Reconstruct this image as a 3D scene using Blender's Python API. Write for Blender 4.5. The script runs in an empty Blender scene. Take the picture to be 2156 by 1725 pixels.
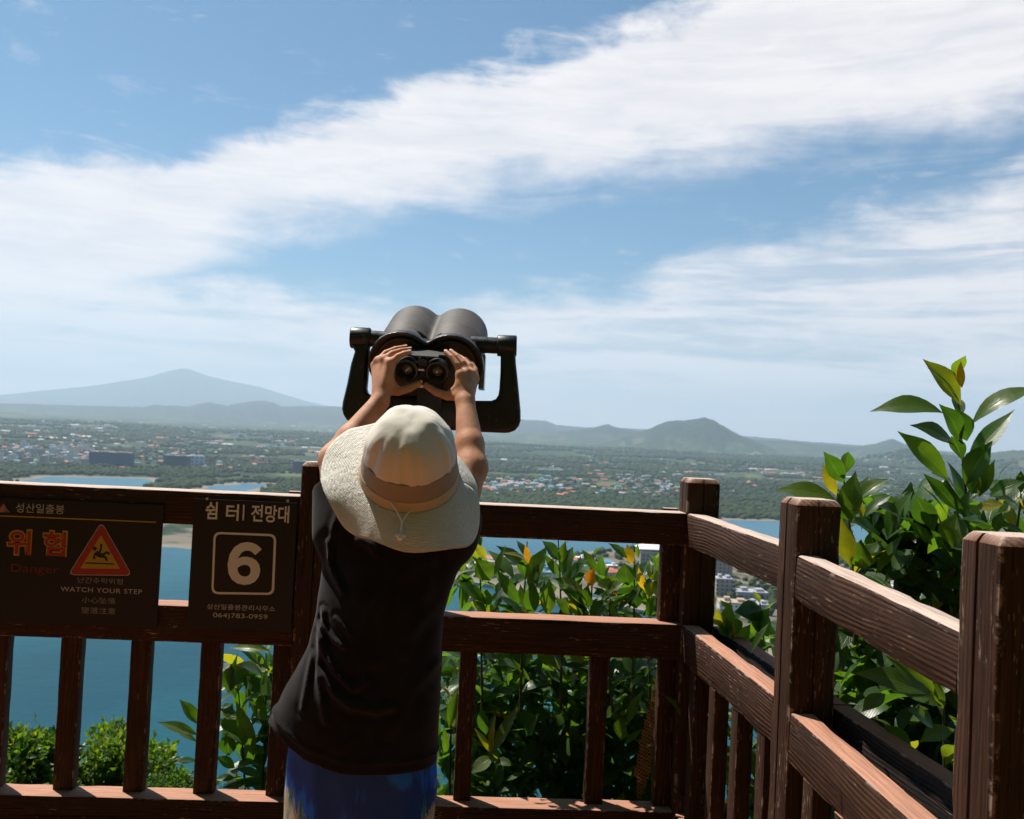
import bpy, bmesh, math, random
import numpy as np
from mathutils import Vector, Matrix
from mathutils.geometry import tessellate_polygon

S = bpy.context.scene
C = S.collection
R = math.radians
rnd = random.Random(7)
rng = np.random.default_rng(11)

# ------------------------------------------------------------------ camera
F, CX, CY = 2009.0, 1078.0, 862.5          # focal length and centre in pixels of the 2156 px wide photo
PITCH, ROLL = R(1.5), R(2.8)
CAM = Vector((0, 0, 1.35))
fwd = Vector((0, math.cos(PITCH), math.sin(PITCH)))
_r0 = Vector((1, 0, 0)); _u0 = _r0.cross(fwd)
rgt = _r0 * math.cos(ROLL) + _u0 * math.sin(ROLL)
upv = -_r0 * math.sin(ROLL) + _u0 * math.cos(ROLL)
cam = bpy.data.cameras.new('camera'); co = bpy.data.objects.new('camera', cam); C.objects.link(co)
cam.sensor_width = 36; cam.lens = F / 2156 * 36
cam.clip_start = .05; cam.clip_end = 200000
M4 = Matrix((rgt, upv, -fwd)).transposed().to_4x4(); M4.translation = CAM
co.matrix_world = M4
cam.dof.use_dof = True; cam.dof.focus_distance = 2.35; cam.dof.aperture_fstop = 9.0
S.camera = co

# ------------------------------------------------------------------ light
SUN_EL, SUN_AZ = R(60), R(-49)             # azimuth from +Y towards +X
EXPO = 0.55
sund = Vector((math.sin(SUN_AZ) * math.cos(SUN_EL), math.cos(SUN_AZ) * math.cos(SUN_EL), math.sin(SUN_EL)))
sl = bpy.data.lights.new('sun', 'SUN'); sl.energy = 5.0; sl.angle = R(.53); sl.color = (1, .93, .83)
so = bpy.data.objects.new('sun', sl); C.objects.link(so)
so.rotation_euler = sund.to_track_quat('Z', 'Y').to_euler(); so.location = (0, 0, 30)
S.view_settings.view_transform = 'Standard'; S.view_settings.look = 'None'
S.view_settings.exposure = EXPO; S.view_settings.gamma = 1
S.cycles.volume_bounces = 1; S.cycles.max_bounces = 7; S.cycles.transparent_max_bounces = 12
S.cycles.diffuse_bounces = 3; S.cycles.glossy_bounces = 2; S.cycles.transmission_bounces = 3
S.cycles.caustics_reflective = False; S.cycles.caustics_refractive = False


def ray(x, y):
    return fwd + rgt * ((x - CX) / F) - upv * ((y - CY) / F)


def at(x, y, Y):
    d = ray(x, y); return CAM + d * (Y / d.y)


def on_z(x, y, z):
    d = ray(x, y); return CAM + d * ((z - CAM.z) / d.z)


def azel(x, y):
    d = ray(x, y).normalized(); return math.atan2(d.x, d.y), math.asin(d.z)


# ------------------------------------------------------------------ node helpers
class NT:
    def __init__(s, tree):
        s.t = tree; s.n = tree.nodes; s.l = tree.links

    def new(s, typ, **kw):
        n = s.n.new(typ)
        for k, v in kw.items():
            if k == 'ins':
                for a, b in v.items():
                    s.put(n.inputs[a], b)
            else:
                setattr(n, k, v)
        return n

    def put(s, sock, v):
        if isinstance(v, bpy.types.NodeSocket):
            s.l.new(v, sock)
        else:
            sock.default_value = v

    def math(s, op, a, b=0.0, c=0.0, clamp=False):
        n = s.n.new('ShaderNodeMath'); n.operation = op; n.use_clamp = clamp
        s.put(n.inputs[0], a); s.put(n.inputs[1], b)
        if len(n.inputs) > 2: s.put(n.inputs[2], c)
        return n.outputs[0]

    def ss(s, v, lo, hi, a=0.0, b=1.0):
        n = s.n.new('ShaderNodeMapRange'); n.interpolation_type = 'SMOOTHSTEP'
        s.put(n.inputs['Value'], v); s.put(n.inputs['From Min'], lo); s.put(n.inputs['From Max'], hi)
        s.put(n.inputs['To Min'], a); s.put(n.inputs['To Max'], b)
        return n.outputs[0]

    def mix(s, f, a, b, mode='MIX'):
        n = s.n.new('ShaderNodeMix'); n.data_type = 'RGBA'; n.blend_type = mode
        s.put(n.inputs[0], f)
        s.put(n.inputs[6], a if isinstance(a, bpy.types.NodeSocket) else (*a, 1)[:4])
        s.put(n.inputs[7], b if isinstance(b, bpy.types.NodeSocket) else (*b, 1)[:4])
        return n.outputs[2]

    def noise(s, vec, scale, detail=4, rough=.55, dist=0.0, dim='3D'):
        n = s.n.new('ShaderNodeTexNoise'); n.noise_dimensions = dim
        if vec is not None: s.put(n.inputs['Vector'], vec)
        n.inputs['Scale'].default_value = scale; n.inputs['Detail'].default_value = detail
        n.inputs['Roughness'].default_value = rough; n.inputs['Distortion'].default_value = dist
        return n.outputs[0]

    def mapv(s, vec, scale=(1, 1, 1), rot=(0, 0, 0), loc=(0, 0, 0)):
        n = s.n.new('ShaderNodeMapping'); s.put(n.inputs[0], vec)
        n.inputs['Scale'].default_value = scale; n.inputs['Rotation'].default_value = rot; n.inputs['Location'].default_value = loc
        return n.outputs[0]

    def xyz(s, vec):
        n = s.n.new('ShaderNodeSeparateXYZ'); s.put(n.inputs[0], vec); return n.outputs

    def vec(s, x, y, z=0.0):
        n = s.n.new('ShaderNodeCombineXYZ'); s.put(n.inputs[0], x); s.put(n.inputs[1], y); s.put(n.inputs[2], z); return n.outputs[0]


def mat(name, col=(.5, .5, .5), rough=.6, spec=.5, metal=0.0, fn=None, **kw):
    m = bpy.data.materials.new(name); m.use_nodes = True
    t = NT(m.node_tree); b = m.node_tree.nodes['Principled BSDF']
    b.inputs['Base Color'].default_value = (*col, 1); b.inputs['Roughness'].default_value = rough
    b.inputs['Specular IOR Level'].default_value = spec; b.inputs['Metallic'].default_value = metal
    for k, v in kw.items(): b.inputs[k].default_value = v
    if fn: fn(t, b)
    return m


def bump(t, b, h, strength=.5, dist=.01):
    n = t.new('ShaderNodeBump'); n.inputs['Strength'].default_value = strength; n.inputs['Distance'].default_value = dist
    t.put(n.inputs['Height'], h); t.put(b.inputs['Normal'], n.outputs[0]); return n


# ------------------------------------------------------------------ world: blue sky with cirrus bands
w = bpy.data.worlds.new('World'); S.world = w; w.use_nodes = True
t = NT(w.node_tree); bg = w.node_tree.nodes['Background']
sky = t.new('ShaderNodeTexSky', sky_type='NISHITA', sun_disc=False, sun_elevation=SUN_EL, sun_rotation=SUN_AZ,
            altitude=100, air_density=1.0, dust_density=.6, ozone_density=1.6)
tc = t.new('ShaderNodeTexCoord')
dx, dy, dz = t.xyz(tc.outputs['Generated'])[:3]
az = t.math('ARCTAN2', dx, dy); el = t.math('ARCSINE', dz)


def curve(xs_px, ys_px):
    """edge of a cloud bank: elevation as a function of azimuth"""
    n = t.n.new('ShaderNodeFloatCurve'); m = n.mapping; c = m.curves[0]
    pts = []
    for x, y in zip(xs_px, ys_px):
        a, e = azel(x, y); pts.append(((a + .6) / 1.2, (e + .1) / .8))
    c.points[0].location = pts[0]; c.points[1].location = pts[-1]
    for p in pts[1:-1]: c.points.new(*p)
    for p in c.points: p.handle_type = 'AUTO'
    m.update()
    u = t.math('DIVIDE', t.math('ADD', az, .6), 1.2, clamp=True)
    t.put(n.inputs['Value'], u)
    return t.math('SUBTRACT', t.math('MULTIPLY', n.outputs[0], .8), .1)


# noise on the sky, stretched along the drift of the cirrus
uv = t.vec(az, el, 0)
wisp = t.noise(t.mapv(uv, (3.0, 15, 1), (0, 0, R(-14))), 1.6, 8, .62, .6)
wisp2 = t.noise(t.mapv(uv, (9.0, 40, 1), (0, 0, R(-9)), (3, 1, 0)), 1.5, 8, .65, .8)
puff = t.noise(t.mapv(uv, (1, 1.6, 1)), 13, 8, .62, .4)
wob = t.math('MULTIPLY', t.math('SUBTRACT', t.math('ADD', t.math('MULTIPLY', wisp, .6), t.math('MULTIPLY', puff, .4)), .5), .16)
eln = t.math('ADD', el, wob)
U1 = curve([-500, 0, 180, 330, 520, 800, 1100, 1400, 1650, 2156, 2700], [330, 318, 322, 352, 290, 208, 118, 25, -60, -150, -230])
L1 = curve([-500, 0, 330, 600, 860, 1050, 1300, 1550, 1800, 2000, 2156, 2700], [760, 740, 560, 452, 395, 378, 335, 285, 240, 222, 200, 130])
E2 = curve([-500, 0, 260, 600, 850, 1100, 1300, 1470, 1700, 1900, 2060, 2156, 2700], [470, 500, 545, 585, 622, 606, 570, 520, 462, 415, 360, 330, 230])
b1 = t.math('MULTIPLY', t.ss(t.math('SUBTRACT', eln, L1), -.05, .022), t.ss(t.math('SUBTRACT', U1, eln), -.014, .022))
dens1 = t.ss(t.math('ADD', t.math('MULTIPLY', wisp, .5), t.math('MULTIPLY', wisp2, .35)), .18, .5, .8, 1.0)
b1 = t.math('MULTIPLY', b1, dens1)
# veil under the second edge: streaks, thicker towards the horizon
below = t.ss(t.math('SUBTRACT', E2, eln), -.008, .04)
streak = t.noise(t.mapv(uv, (2.4, 26, 1), (0, 0, R(-5)), (0, 7, 0)), 1.3, 7, .58, .7)
streak = t.math('ADD', t.math('MULTIPLY', streak, .7), t.math('MULTIPLY', wisp2, .3))
b2 = t.math('MULTIPLY', below, t.ss(streak, .36, .54, .46, .97))
b2 = t.math('MAXIMUM', b2, t.math('MULTIPLY', below, t.ss(el, .16, .02, 0, .97)))
# wisps between the banks and above
b3 = t.math('MULTIPLY', t.ss(t.math('ADD', t.math('MULTIPLY', wisp2, .5), t.math('MULTIPLY', puff, .5)), .55, .72), .35)
cl = t.math('MAXIMUM', t.math('MAXIMUM', b1, b2), b3, clamp=True)
cl = t.math('MULTIPLY', cl, t.ss(el, -.02, .0))
cl = t.math('MULTIPLY', cl, t.ss(t.math('ABSOLUTE', az), 1.1, .75, .15, 1))      # clouds outside the view thinned to lower the fill light
tone = t.mix(t.ss(streak, .35, .65), (5.9, 5.65, 5.75), (6.9, 6.5, 6.4))
blue = t.mix(1.0, sky.outputs[0], (.28, .51, .61), 'MULTIPLY')
skyc = t.mix(cl, blue, tone)
t.put(bg.inputs['Color'], skyc); bg.inputs['Strength'].default_value = .102

# ------------------------------------------------------------------ object helpers


def link(name, me, m=None, parent=None, smooth=False):
    o = bpy.data.objects.new(name, me); C.objects.link(o)
    if m is not None:
        me.materials.clear()
        for k in (m if isinstance(m, (list, tuple)) else [m]): me.materials.append(k)
    if parent is not None: o.parent = parent
    if smooth: me.polygons.foreach_set('use_smooth', [True] * len(me.polygons))
    return o


def empty(name, loc=(0, 0, 0), rz=0.0):
    o = bpy.data.objects.new(name, None); C.objects.link(o); o.location = loc; o.rotation_euler = (0, 0, rz)
    o.empty_display_size = .1
    return o


def tag(o, label=None, cat=None, group=None, kind=None):
    if label: o['label'] = label
    if cat: o['category'] = cat
    if group: o['group'] = group
    if kind: o['kind'] = kind
    return o


def np_mesh(name, v, faces):
    """v (n,3), faces (m,k) arrays"""
    me = bpy.data.meshes.new(name)
    v = np.asarray(v, dtype=np.float32); f = np.asarray(faces, dtype=np.int32)
    me.vertices.add(len(v)); me.vertices.foreach_set('co', v.ravel())
    k = f.shape[1]
    me.loops.add(f.size); me.loops.foreach_set('vertex_index', f.ravel())
    me.polygons.add(len(f)); me.polygons.foreach_set('loop_start', np.arange(0, f.size, k, dtype=np.int32))
    me.update(calc_edges=True); me.validate()
    return me


def poly_mesh(name, v, faces):
    me = bpy.data.meshes.new(name); me.from_pydata([tuple(p) for p in v], [], faces); me.update(); return me


def box_vf(x0, x1, y0, y1, z0, z1):
    v = [(x0, y0, z0), (x1, y0, z0), (x1, y1, z0), (x0, y1, z0), (x0, y0, z1), (x1, y0, z1), (x1, y1, z1), (x0, y1, z1)]
    f = [(0, 3, 2, 1), (4, 5, 6, 7), (0, 1, 5, 4), (1, 2, 6, 5), (2, 3, 7, 6), (3, 0, 4, 7)]
    return v, f


class MB:
    def __init__(s): s.v = []; s.f = []

    def add(s, v, f, M=None):
        o = len(s.v)
        s.v += [tuple(M @ Vector(p)) if M else tuple(p) for p in v]; s.f += [tuple(i + o for i in q) for q in f]
        return s

    def box(s, *a, M=None): return s.add(*box_vf(*a), M)

    def lathe(s, prof, n=40, M=None, cap=True):
        """prof: list of (radius, y) round the local Y axis"""
        v = []; f = []
        for r, y in prof:
            for i in range(n):
                a = 2 * math.pi * i / n; v.append((r * math.cos(a), y, r * math.sin(a)))
        for j in range(len(prof) - 1):
            for i in range(n):
                a, b = j * n + i, j * n + (i + 1) % n
                f.append((a, b, b + n, a + n))
        if cap:
            f.append(tuple(range(n - 1, -1, -1))); f.append(tuple((len(prof) - 1) * n + i for i in range(n)))
        return s.add(v, f, M)

    def tube(s, pts, r, n=8, cap=True):
        pts = [Vector(p) for p in pts]; rs = r if isinstance(r, (list, tuple)) else [r] * len(pts)
        v = []; f = []; prev = None
        for i, p in enumerate(pts):
            d = (pts[min(i + 1, len(pts) - 1)] - pts[max(i - 1, 0)]).normalized()
            if prev is None:
                prev = d.orthogonal().normalized()
            a = (prev - d * prev.dot(d)).normalized(); prev = a; b = d.cross(a)
            for k in range(n):
                th = 2 * math.pi * k / n; v.append(p + (a * math.cos(th) + b * math.sin(th)) * rs[i])
        for j in range(len(pts) - 1):
            for k in range(n):
                a_, b_ = j * n + k, j * n + (k + 1) % n; f.append((a_, b_, b_ + n, a_ + n))
        if cap:
            f.append(tuple(range(n - 1, -1, -1))); f.append(tuple((len(pts) - 1) * n + k for k in range(n)))
        return s.add(v, f)

    def build(s, name, m, parent=None, smooth=False):
        me = poly_mesh(name, s.v, s.f); o = link(name, me, m, parent)
        if smooth:
            me.polygons.foreach_set('use_smooth', [True] * len(me.polygons)); me.set_sharp_from_angle(angle=R(42))
        return o


def frame(o, x, y, z=None):
    """matrix with the given local X and Y axes (Z completed)"""
    x = Vector(x).normalized(); y = Vector(y); y = (y - x * y.dot(x)).normalized(); z = x.cross(y)
    M = Matrix((x, y, z)).transposed().to_4x4(); M.translation = Vector(o); return M


# ------------------------------------------------------------------ implicit surfaces (smooth continuous bodies)
def v3(p): return np.array([p[0], p[1], p[2]], dtype=np.float32)


def sd_cone(P, a, b, ra, rb):
    a = v3(a); b = v3(b); ba = b - a; L2 = float(ba @ ba) + 1e-9
    h = np.clip(((P - a) @ ba) / L2, 0, 1)
    q = P - a - h[..., None] * ba
    return np.sqrt((q * q).sum(-1)) - (ra + (rb - ra) * h)


def sd_ell(P, c, r):
    q = (P - v3(c)) / v3(r); k = np.sqrt((q * q).sum(-1))
    return (k - 1) * min(r)


def smin(a, b, k):
    h = np.clip(.5 + .5 * (b - a) / k, 0, 1); return b + (a - b) * h - k * h * (1 - h)


def smax(a, b, k): return -smin(-a, -b, k)


def surface_nets(f, lo, hi, h, lip=1.0):
    lo = np.array(lo, np.float32); n = np.ceil((np.array(hi) - lo) / h).astype(int) + 1
    B = 16; nb = (n + B - 1) // B; N = nb * B + 1
    D = np.ones(N, np.float32)
    g = [np.arange(k) for k in nb]
    cen = np.stack(np.meshgrid(*g, indexing='ij'), -1).reshape(-1, 3)
    cc = (lo + (cen * B + B / 2) * h).astype(np.float32)
    dc = f(cc)
    act = np.abs(dc) < h * B * .9 * lip + h * 2
    for c, d, a in zip(cen, dc, act):
        i, j, k = c * B
        if not a:
            D[i:i + B + 1, j:j + B + 1, k:k + B + 1] = d
    ax = np.arange(B + 1)
    gg = np.stack(np.meshgrid(ax, ax, ax, indexing='ij'), -1).reshape(-1, 3)
    for c in cen[act]:
        i, j, k = c * B
        p = (lo + (gg + c * B) * h).astype(np.float32)
        D[i:i + B + 1, j:j + B + 1, k:k + B + 1] = f(p).reshape(B + 1, B + 1, B + 1)
    s = D < 0
    cs = np.zeros(tuple(x - 1 for x in N), np.int8)
    for a in (0, 1):
        for b in (0, 1):
            for c in (0, 1):
                cs += s[a:N[0] - 1 + a, b:N[1] - 1 + b, c:N[2] - 1 + c]
    cell = np.argwhere((cs > 0) & (cs < 8))
    idx = -np.ones(cs.shape, np.int32); idx[tuple(cell.T)] = np.arange(len(cell))
    acc = np.zeros((len(cell), 3)); cnt = np.zeros(len(cell))
    corners = [(a, b, c) for a in (0, 1) for b in (0, 1) for c in (0, 1)]
    for c0 in corners:
        for axx in range(3):
            if c0[axx]: continue
            c1 = list(c0); c1[axx] = 1
            d0 = D[tuple((cell + c0).T)]; d1 = D[tuple((cell + c1).T)]
            m = (d0 < 0) != (d1 < 0)
            tt = np.where(m, d0 / np.where(m, d0 - d1, 1), 0)
            p = cell + np.array(c0, float)[None]
            p[:, axx] += tt
            acc += p * m[:, None]; cnt += m
    V = lo + (acc / cnt[:, None]) * h
    quads = []
    for axx in range(3):
        o1, o2 = [(1, 2), (2, 0), (0, 1)][axx]
        sl0 = [slice(None)] * 3; sl1 = [slice(None)] * 3
        sl0[axx] = slice(0, -1); sl1[axx] = slice(1, None)
        ch = s[tuple(sl0)] != s[tuple(sl1)]
        e = np.argwhere(ch)
        e = e[(e[:, o1] > 0) & (e[:, o2] > 0) & (e[:, o1] < cs.shape[o1]) & (e[:, o2] < cs.shape[o2])]
        d1 = np.zeros(3, int); d1[o1] = 1; d2 = np.zeros(3, int); d2[o2] = 1
        q = np.stack([idx[tuple((e - d1 - d2).T)], idx[tuple((e - d2).T)], idx[tuple(e.T)], idx[tuple((e - d1).T)]], 1)
        inside = s[tuple(e.T)]
        q[~inside] = q[~inside][:, ::-1]
        quads.append(q)
    q = np.concatenate(quads); q = q[(q >= 0).all(1)]
    return V, q


def sdf_obj(name, f, lo, hi, h, m, parent=None, lip=1.0):
    V, q = surface_nets(f, lo, hi, h, lip)
    me = np_mesh(name, V, q); o = link(name, me, m, parent, True)
    return o


# cheap value noise for numpy
_perm = rng.random((64, 64, 64)).astype(np.float32)


def vnoise(x, y, z=0.0):
    x = np.asarray(x, float); y = np.asarray(y, float); z = np.zeros_like(x) + z
    xi, yi, zi = np.floor(x).astype(int), np.floor(y).astype(int), np.floor(z).astype(int)
    fx, fy, fz = x - xi, y - yi, z - zi
    fx, fy, fz = [q * q * (3 - 2 * q) for q in (fx, fy, fz)]
    g = lambda a, b, c: _perm[(xi + a) & 63, (yi + b) & 63, (zi + c) & 63]
    l = lambda a, b, q: a + (b - a) * q
    return l(l(l(g(0, 0, 0), g(1, 0, 0), fx), l(g(0, 1, 0), g(1, 1, 0), fx), fy),
             l(l(g(0, 0, 1), g(1, 0, 1), fx), l(g(0, 1, 1), g(1, 1, 1), fx), fy), fz)


def fbm(x, y, o=4, z=0.0):
    s = 0; a = .5; tot = 0
    for i in range(o):
        s = s + a * vnoise(x * 2 ** i + 17 * i, y * 2 ** i + 5 * i, z); tot += a; a *= .5
    return s / tot

#@@NEXT
# ================================================================== FAR LAND, BAY AND TOWN
SEA = -115.0


def pip_sd(px, py, poly):
    """signed distance to a polygon, positive inside"""
    d = np.full(px.shape, 1e18); ins = np.zeros(px.shape, bool); n = len(poly)
    for i in range(n):
        ax, ay = poly[i]; bx, by = poly[(i + 1) % n]
        ex, ey = bx - ax, by - ay; wx, wy = px - ax, py - ay
        h = np.clip((wx * ex + wy * ey) / (ex * ex + ey * ey + 1e-9), 0, 1)
        d = np.minimum(d, (wx - ex * h) ** 2 + (wy - ey * h) ** 2)
        c = ((ay > py) != (by > py)) & (px < (bx - ax) * (py - ay) / (by - ay + 1e-12) + ax)
        ins ^= c
    return np.where(ins, 1, -1) * np.sqrt(d)


def seapts(L): return [tuple(on_z(x, y, SEA)[:2]) for x, y in L]


coast = seapts([(-600, 1120), (-200, 1135), (100, 1138), (330, 1149), (420, 1153), (600, 1150), (800, 1120), (1000, 1098), (1250, 1088), (1450, 1092),
                (1560, 1095), (1625, 1099), (1800, 1106), (2000, 1112), (2600, 1130), (3400, 1160)])
coast = coast + [(60000, 20000), (60000, 90000), (-60000, 90000), (-60000, 8000)]
lag1 = seapts([(20, 1012), (82, 1007), (113, 1003), (182, 1005.5), (273, 1007), (326, 1008.5), (309, 1017), (292, 1024), (250, 1037), (100, 1040), (30, 1024)])
lag2 = seapts([(400, 1036), (433, 1028), (476, 1022), (510, 1017.6), (562, 1019), (590, 1021.5), (559, 1028.5), (536, 1033), (520, 1044), (430, 1046)])
penin = seapts([(905, 1185), (1000, 1180), (1060, 1177), (1200, 1172), (1264, 1161), (1400, 1152), (1625, 1158), (2300, 1175), (3300, 1230), (3300, 1700), (2300, 1600), (1700, 1420),
                (1450, 1310), (1300, 1279), (1187, 1276), (1065, 1238), (990, 1229), (930, 1215)])
pond = seapts([(1200, 1247), (1302, 1252), (1420, 1262), (1420, 1268), (1302, 1260), (1200, 1256)])


def azt(x, y): return math.atan(ray(x, y).x / ray(x, y).y)


LAYERS = [  # distance, depth of the ridge, skyline picked from the view (px, py)
    (24000, 3300, [(-700, 862), (-350, 850), (-120, 838), (0, 832), (100, 822), (200, 812), (300, 797), (350, 783), (370, 778.5), (383, 777), (400, 778), (415, 784), (440, 793), (500, 806), (550, 816), (600, 832), (650, 846), (700, 857), (780, 872), (900, 893), (1100, 925)]),
    (12500, 1900, [(-600, 858), (-200, 850), (0, 850), (52, 850), (114, 853), (200, 855), (300, 857), (328, 853), (397, 856), (420, 850), (442, 847), (477, 855), (510, 848), (535, 845), (555, 844), (575, 848), (594, 856), (656, 855), (725, 857), (800, 862), (950, 872), (1040, 880), (1098, 884), (1149, 886), (1171, 895), (1230, 900), (1400, 905), (1600, 921), (1700, 930), (2156, 962), (2900, 990)]),
    (9300, 850, [(900, 915), (1150, 912), (1220, 905), (1257, 899), (1279, 893), (1298, 900), (1349, 909), (1420, 918), (1530, 925), (1660, 929), (1759, 938), (1803, 941), (1845, 934), (1870, 926), (1882, 925), (1905, 935), (1960, 948), (2156, 975)]),
    (7800, 780, [(1260, 935), (1290, 925), (1330, 915), (1362, 905), (1390, 893), (1406, 887), (1425, 885), (1441, 886), (1467, 882), (1483, 879), (1502, 885), (1530, 901), (1559, 917), (1590, 928), (1640, 950), (1700, 962)]),
    (6300, 620, [(1740, 985), (1791, 972), (1848, 955), (1886, 948), (1918, 946), (1950, 954), (2010, 962), (2083, 954), (2134, 948), (2200, 950), (2400, 985)]),
]
LAY = []
for Rr, W, pts in LAYERS:
    a = []; hh = []
    for x, y in pts:
        d = ray(x, y); k = math.hypot(d.x, d.y); a.append(math.atan2(d.x, d.y)); hh.append(CAM.z + d.z / k * Rr)
    LAY.append((Rr, W, np.array(a), np.array(hh)))


def ground(x, y):
    x = np.asarray(x, float); y = np.asarray(y, float)
    r = np.hypot(x, y); a = np.arctan2(x, y)
    wx = x + (fbm(x / 60, y / 60, 3) - .5) * 46 * np.clip(r / 1400, .1, 1.3); wy = y + (fbm(x / 60 + 9, y / 60 + 4, 3) - .5) * 70 * np.clip(r / 1400, .1, 1.3)
    sd = pip_sd(wx, wy, coast)
    sd = np.minimum(sd, -pip_sd(wx, wy, lag1)); sd = np.minimum(sd, -pip_sd(wx, wy, lag2))
    sdp = pip_sd(wx, wy, penin); sdp = np.minimum(sdp, -pip_sd(x, y, pond))
    e = np.clip(r - 2300, 0, None)
    rise = e * .0128 * np.clip(1 - e / 70000, .3, 1) + (fbm(x / 900, y / 900, 4) - .5) * 46 * np.clip(e / 4000, 0, 1.2)
    far = np.clip(sd * .06, -6, 2.2) + np.where(sd > 0, rise + 1.2 * fbm(x / 35, y / 35, 3), 0)
    near = np.clip(sdp * .10, -6, 2.6) + np.where(sdp > 20, 1.0 * fbm(x / 30, y / 30, 3), 0)
    h = SEA + np.maximum(far, near)
    for Rr, W, aa, hh in LAY:
        p = np.interp(a, aa, hh, left=-9999, right=-9999)
        q = (r - Rr) / W; ok = p > SEA; p = np.where(ok, p, SEA)
        rough = (fbm(a * 90, r / (W * .35), 5, 3.3) - .5) * (1 - np.exp(-q * q * 3)) * (p - SEA) * .22
        hz = SEA + (p - SEA) * np.exp(-q * q) + rough + (fbm(a * 420, r / 700, 2) - .5) * np.clip(Rr * .0010, 3, 16) * np.exp(-q * q)
        h = np.where(ok & (np.abs(q) < 2.6), np.maximum(h, hz), h)
    return h


def gpt(px, py):
    """point of the land seen in direction px, py"""
    d = ray(px, py); lo, hi = 300.0, 40000.0
    rr = np.geomspace(lo, hi, 1500); k = d.y
    X = d.x / k * rr; Y = rr; Zr = CAM.z + d.z / k * rr
    g = ground(X, Y); i = int(np.argmax(Zr < g)); return Vector((X[i], Y[i], float(g[i])))


# ---- land sheet on a polar grid
az_ = np.radians(np.linspace(-46, 46, 1000))
dep = np.concatenate([np.arange(.42, .2, -.004), np.arange(.2, .045, -.00075)])
rr_ = np.concatenate([116.0 / np.tan(dep), np.geomspace(2600, 28000, 190)])
A, Rg = np.meshgrid(az_, rr_)
X = Rg * np.sin(A); Y = Rg * np.cos(A); Zz = ground(X, Y)
n1, n0 = X.shape
V = np.stack([X.ravel(), Y.ravel(), Zz.ravel()], 1)
i0 = (np.arange(n1 - 1)[:, None] * n0 + np.arange(n0 - 1)[None]).ravel()
land_me = np_mesh('land', V, np.stack([i0, i0 + 1, i0 + n0 + 1, i0 + n0], 1))


def land_fn(t, b):
    g = t.new('ShaderNodeNewGeometry'); P = g.outputs['Position']; x, y, z = t.xyz(P)[:3]
    vor = t.new('ShaderNodeTexVoronoi', feature='F1'); vor.inputs['Scale'].default_value = 1
    t.put(vor.inputs['Vector'], t.mapv(P, (1 / 95, 1 / 150, .001), (0, 0, R(20))))
    vc = t.xyz(vor.outputs['Color'])[0]
    vor2 = t.new('ShaderNodeTexVoronoi', feature='F1'); vor2.inputs['Scale'].default_value = 1
    t.put(vor2.inputs['Vector'], t.mapv(P, (1 / 260, 1 / 500, .001), (0, 0, R(-12))))
    vc2 = t.xyz(vor2.outputs['Color'])[1]
    n = t.noise(P, 1 / 420, 7, .62); n2 = t.noise(P, 1 / 60, 5, .6)
    col = t.mix(t.ss(n2, .35, .65), (.014, .030, .012), (.036, .064, .020))
    fld = t.mix(t.ss(vc, .2, .8), (.055, .085, .028), (.105, .115, .045))
    col = t.mix(t.math('MULTIPLY', t.ss(vc, .55, .75), t.ss(n, .46, .56)), col, fld)
    col = t.mix(t.math('MULTIPLY', t.ss(vc2, .60, .7), t.ss(n, .5, .6, .0, .7)), col, (.085, .098, .04))
    col = t.mix(t.math('MULTIPLY', t.ss(vc, .93, .97), .5), col, (.15, .12, .09))
    hz_ = t.ss(t.math('ADD', z, t.math('MULTIPLY', n, 60.0)), -20, 110)
    col = t.mix(t.math('MULTIPLY', hz_, .85), col, t.mix(t.ss(n2, .35, .65), (.010, .022, .014), (.022, .040, .022)))
    # beaches and mud near the waterline
    hh = t.math('ADD', t.math('SUBTRACT', z, SEA), t.math('MULTIPLY', t.math('SUBTRACT', n2, .5), 1.5))
    col = t.mix(t.ss(hh, .9, 2.0), (.22, .19, .145), col)
    # the settled cape in front: pale ground, roads and yards
    r = t.math('SQRT', t.math('ADD', t.math('MULTIPLY', x, x), t.math('MULTIPLY', y, y)))
    capm = t.math('MULTIPLY', t.ss(r, 1240, 1180), t.ss(t.noise(P, 1 / 45, 4, .6), .42, .58))
    col = t.mix(t.math('MULTIPLY', capm, .8), col, (.20, .165, .13))
    t.put(b.inputs['Base Color'], col)


M_land = mat('land', rough=.95, spec=.1, fn=land_fn)
land = link('land', land_me, M_land, smooth=True); tag(land, kind='structure')


def water_fn(t, b):
    P = t.new('ShaderNodeNewGeometry').outputs['Position']; x, y, z = t.xyz(P)[:3]
    n = t.noise(t.mapv(P, (1 / 90, 1 / 300, 1)), 1, 4, .6)
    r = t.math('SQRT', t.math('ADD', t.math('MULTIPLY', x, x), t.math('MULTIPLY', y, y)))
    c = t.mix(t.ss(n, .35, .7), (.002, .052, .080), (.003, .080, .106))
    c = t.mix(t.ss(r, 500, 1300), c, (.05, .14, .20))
    t.put(b.inputs['Base Color'], c)
    h = t.math('ADD', t.noise(t.mapv(P, (.22, .5, 1)), 1, 5, .65), t.math('MULTIPLY', t.noise(t.mapv(P, (.02, .05, 1)), 1, 3, .6), 2))
    bump(t, b, h, .55, .8)


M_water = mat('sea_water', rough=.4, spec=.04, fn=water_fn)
wv, wf = [], []
wa = np.radians(np.linspace(-60, 60, 40)); wr = [60, 400, 1200, 3000, 9000, 27000]
for r_ in wr:
    for a_ in wa: wv.append((r_ * math.sin(a_), r_ * math.cos(a_), SEA))
for j in range(len(wr) - 1):
    for i in range(39): q = j * 40 + i; wf.append((q, q + 1, q + 41, q + 40))
tag(link('water', poly_mesh('water', wv, wf), M_water), kind='structure')

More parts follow.
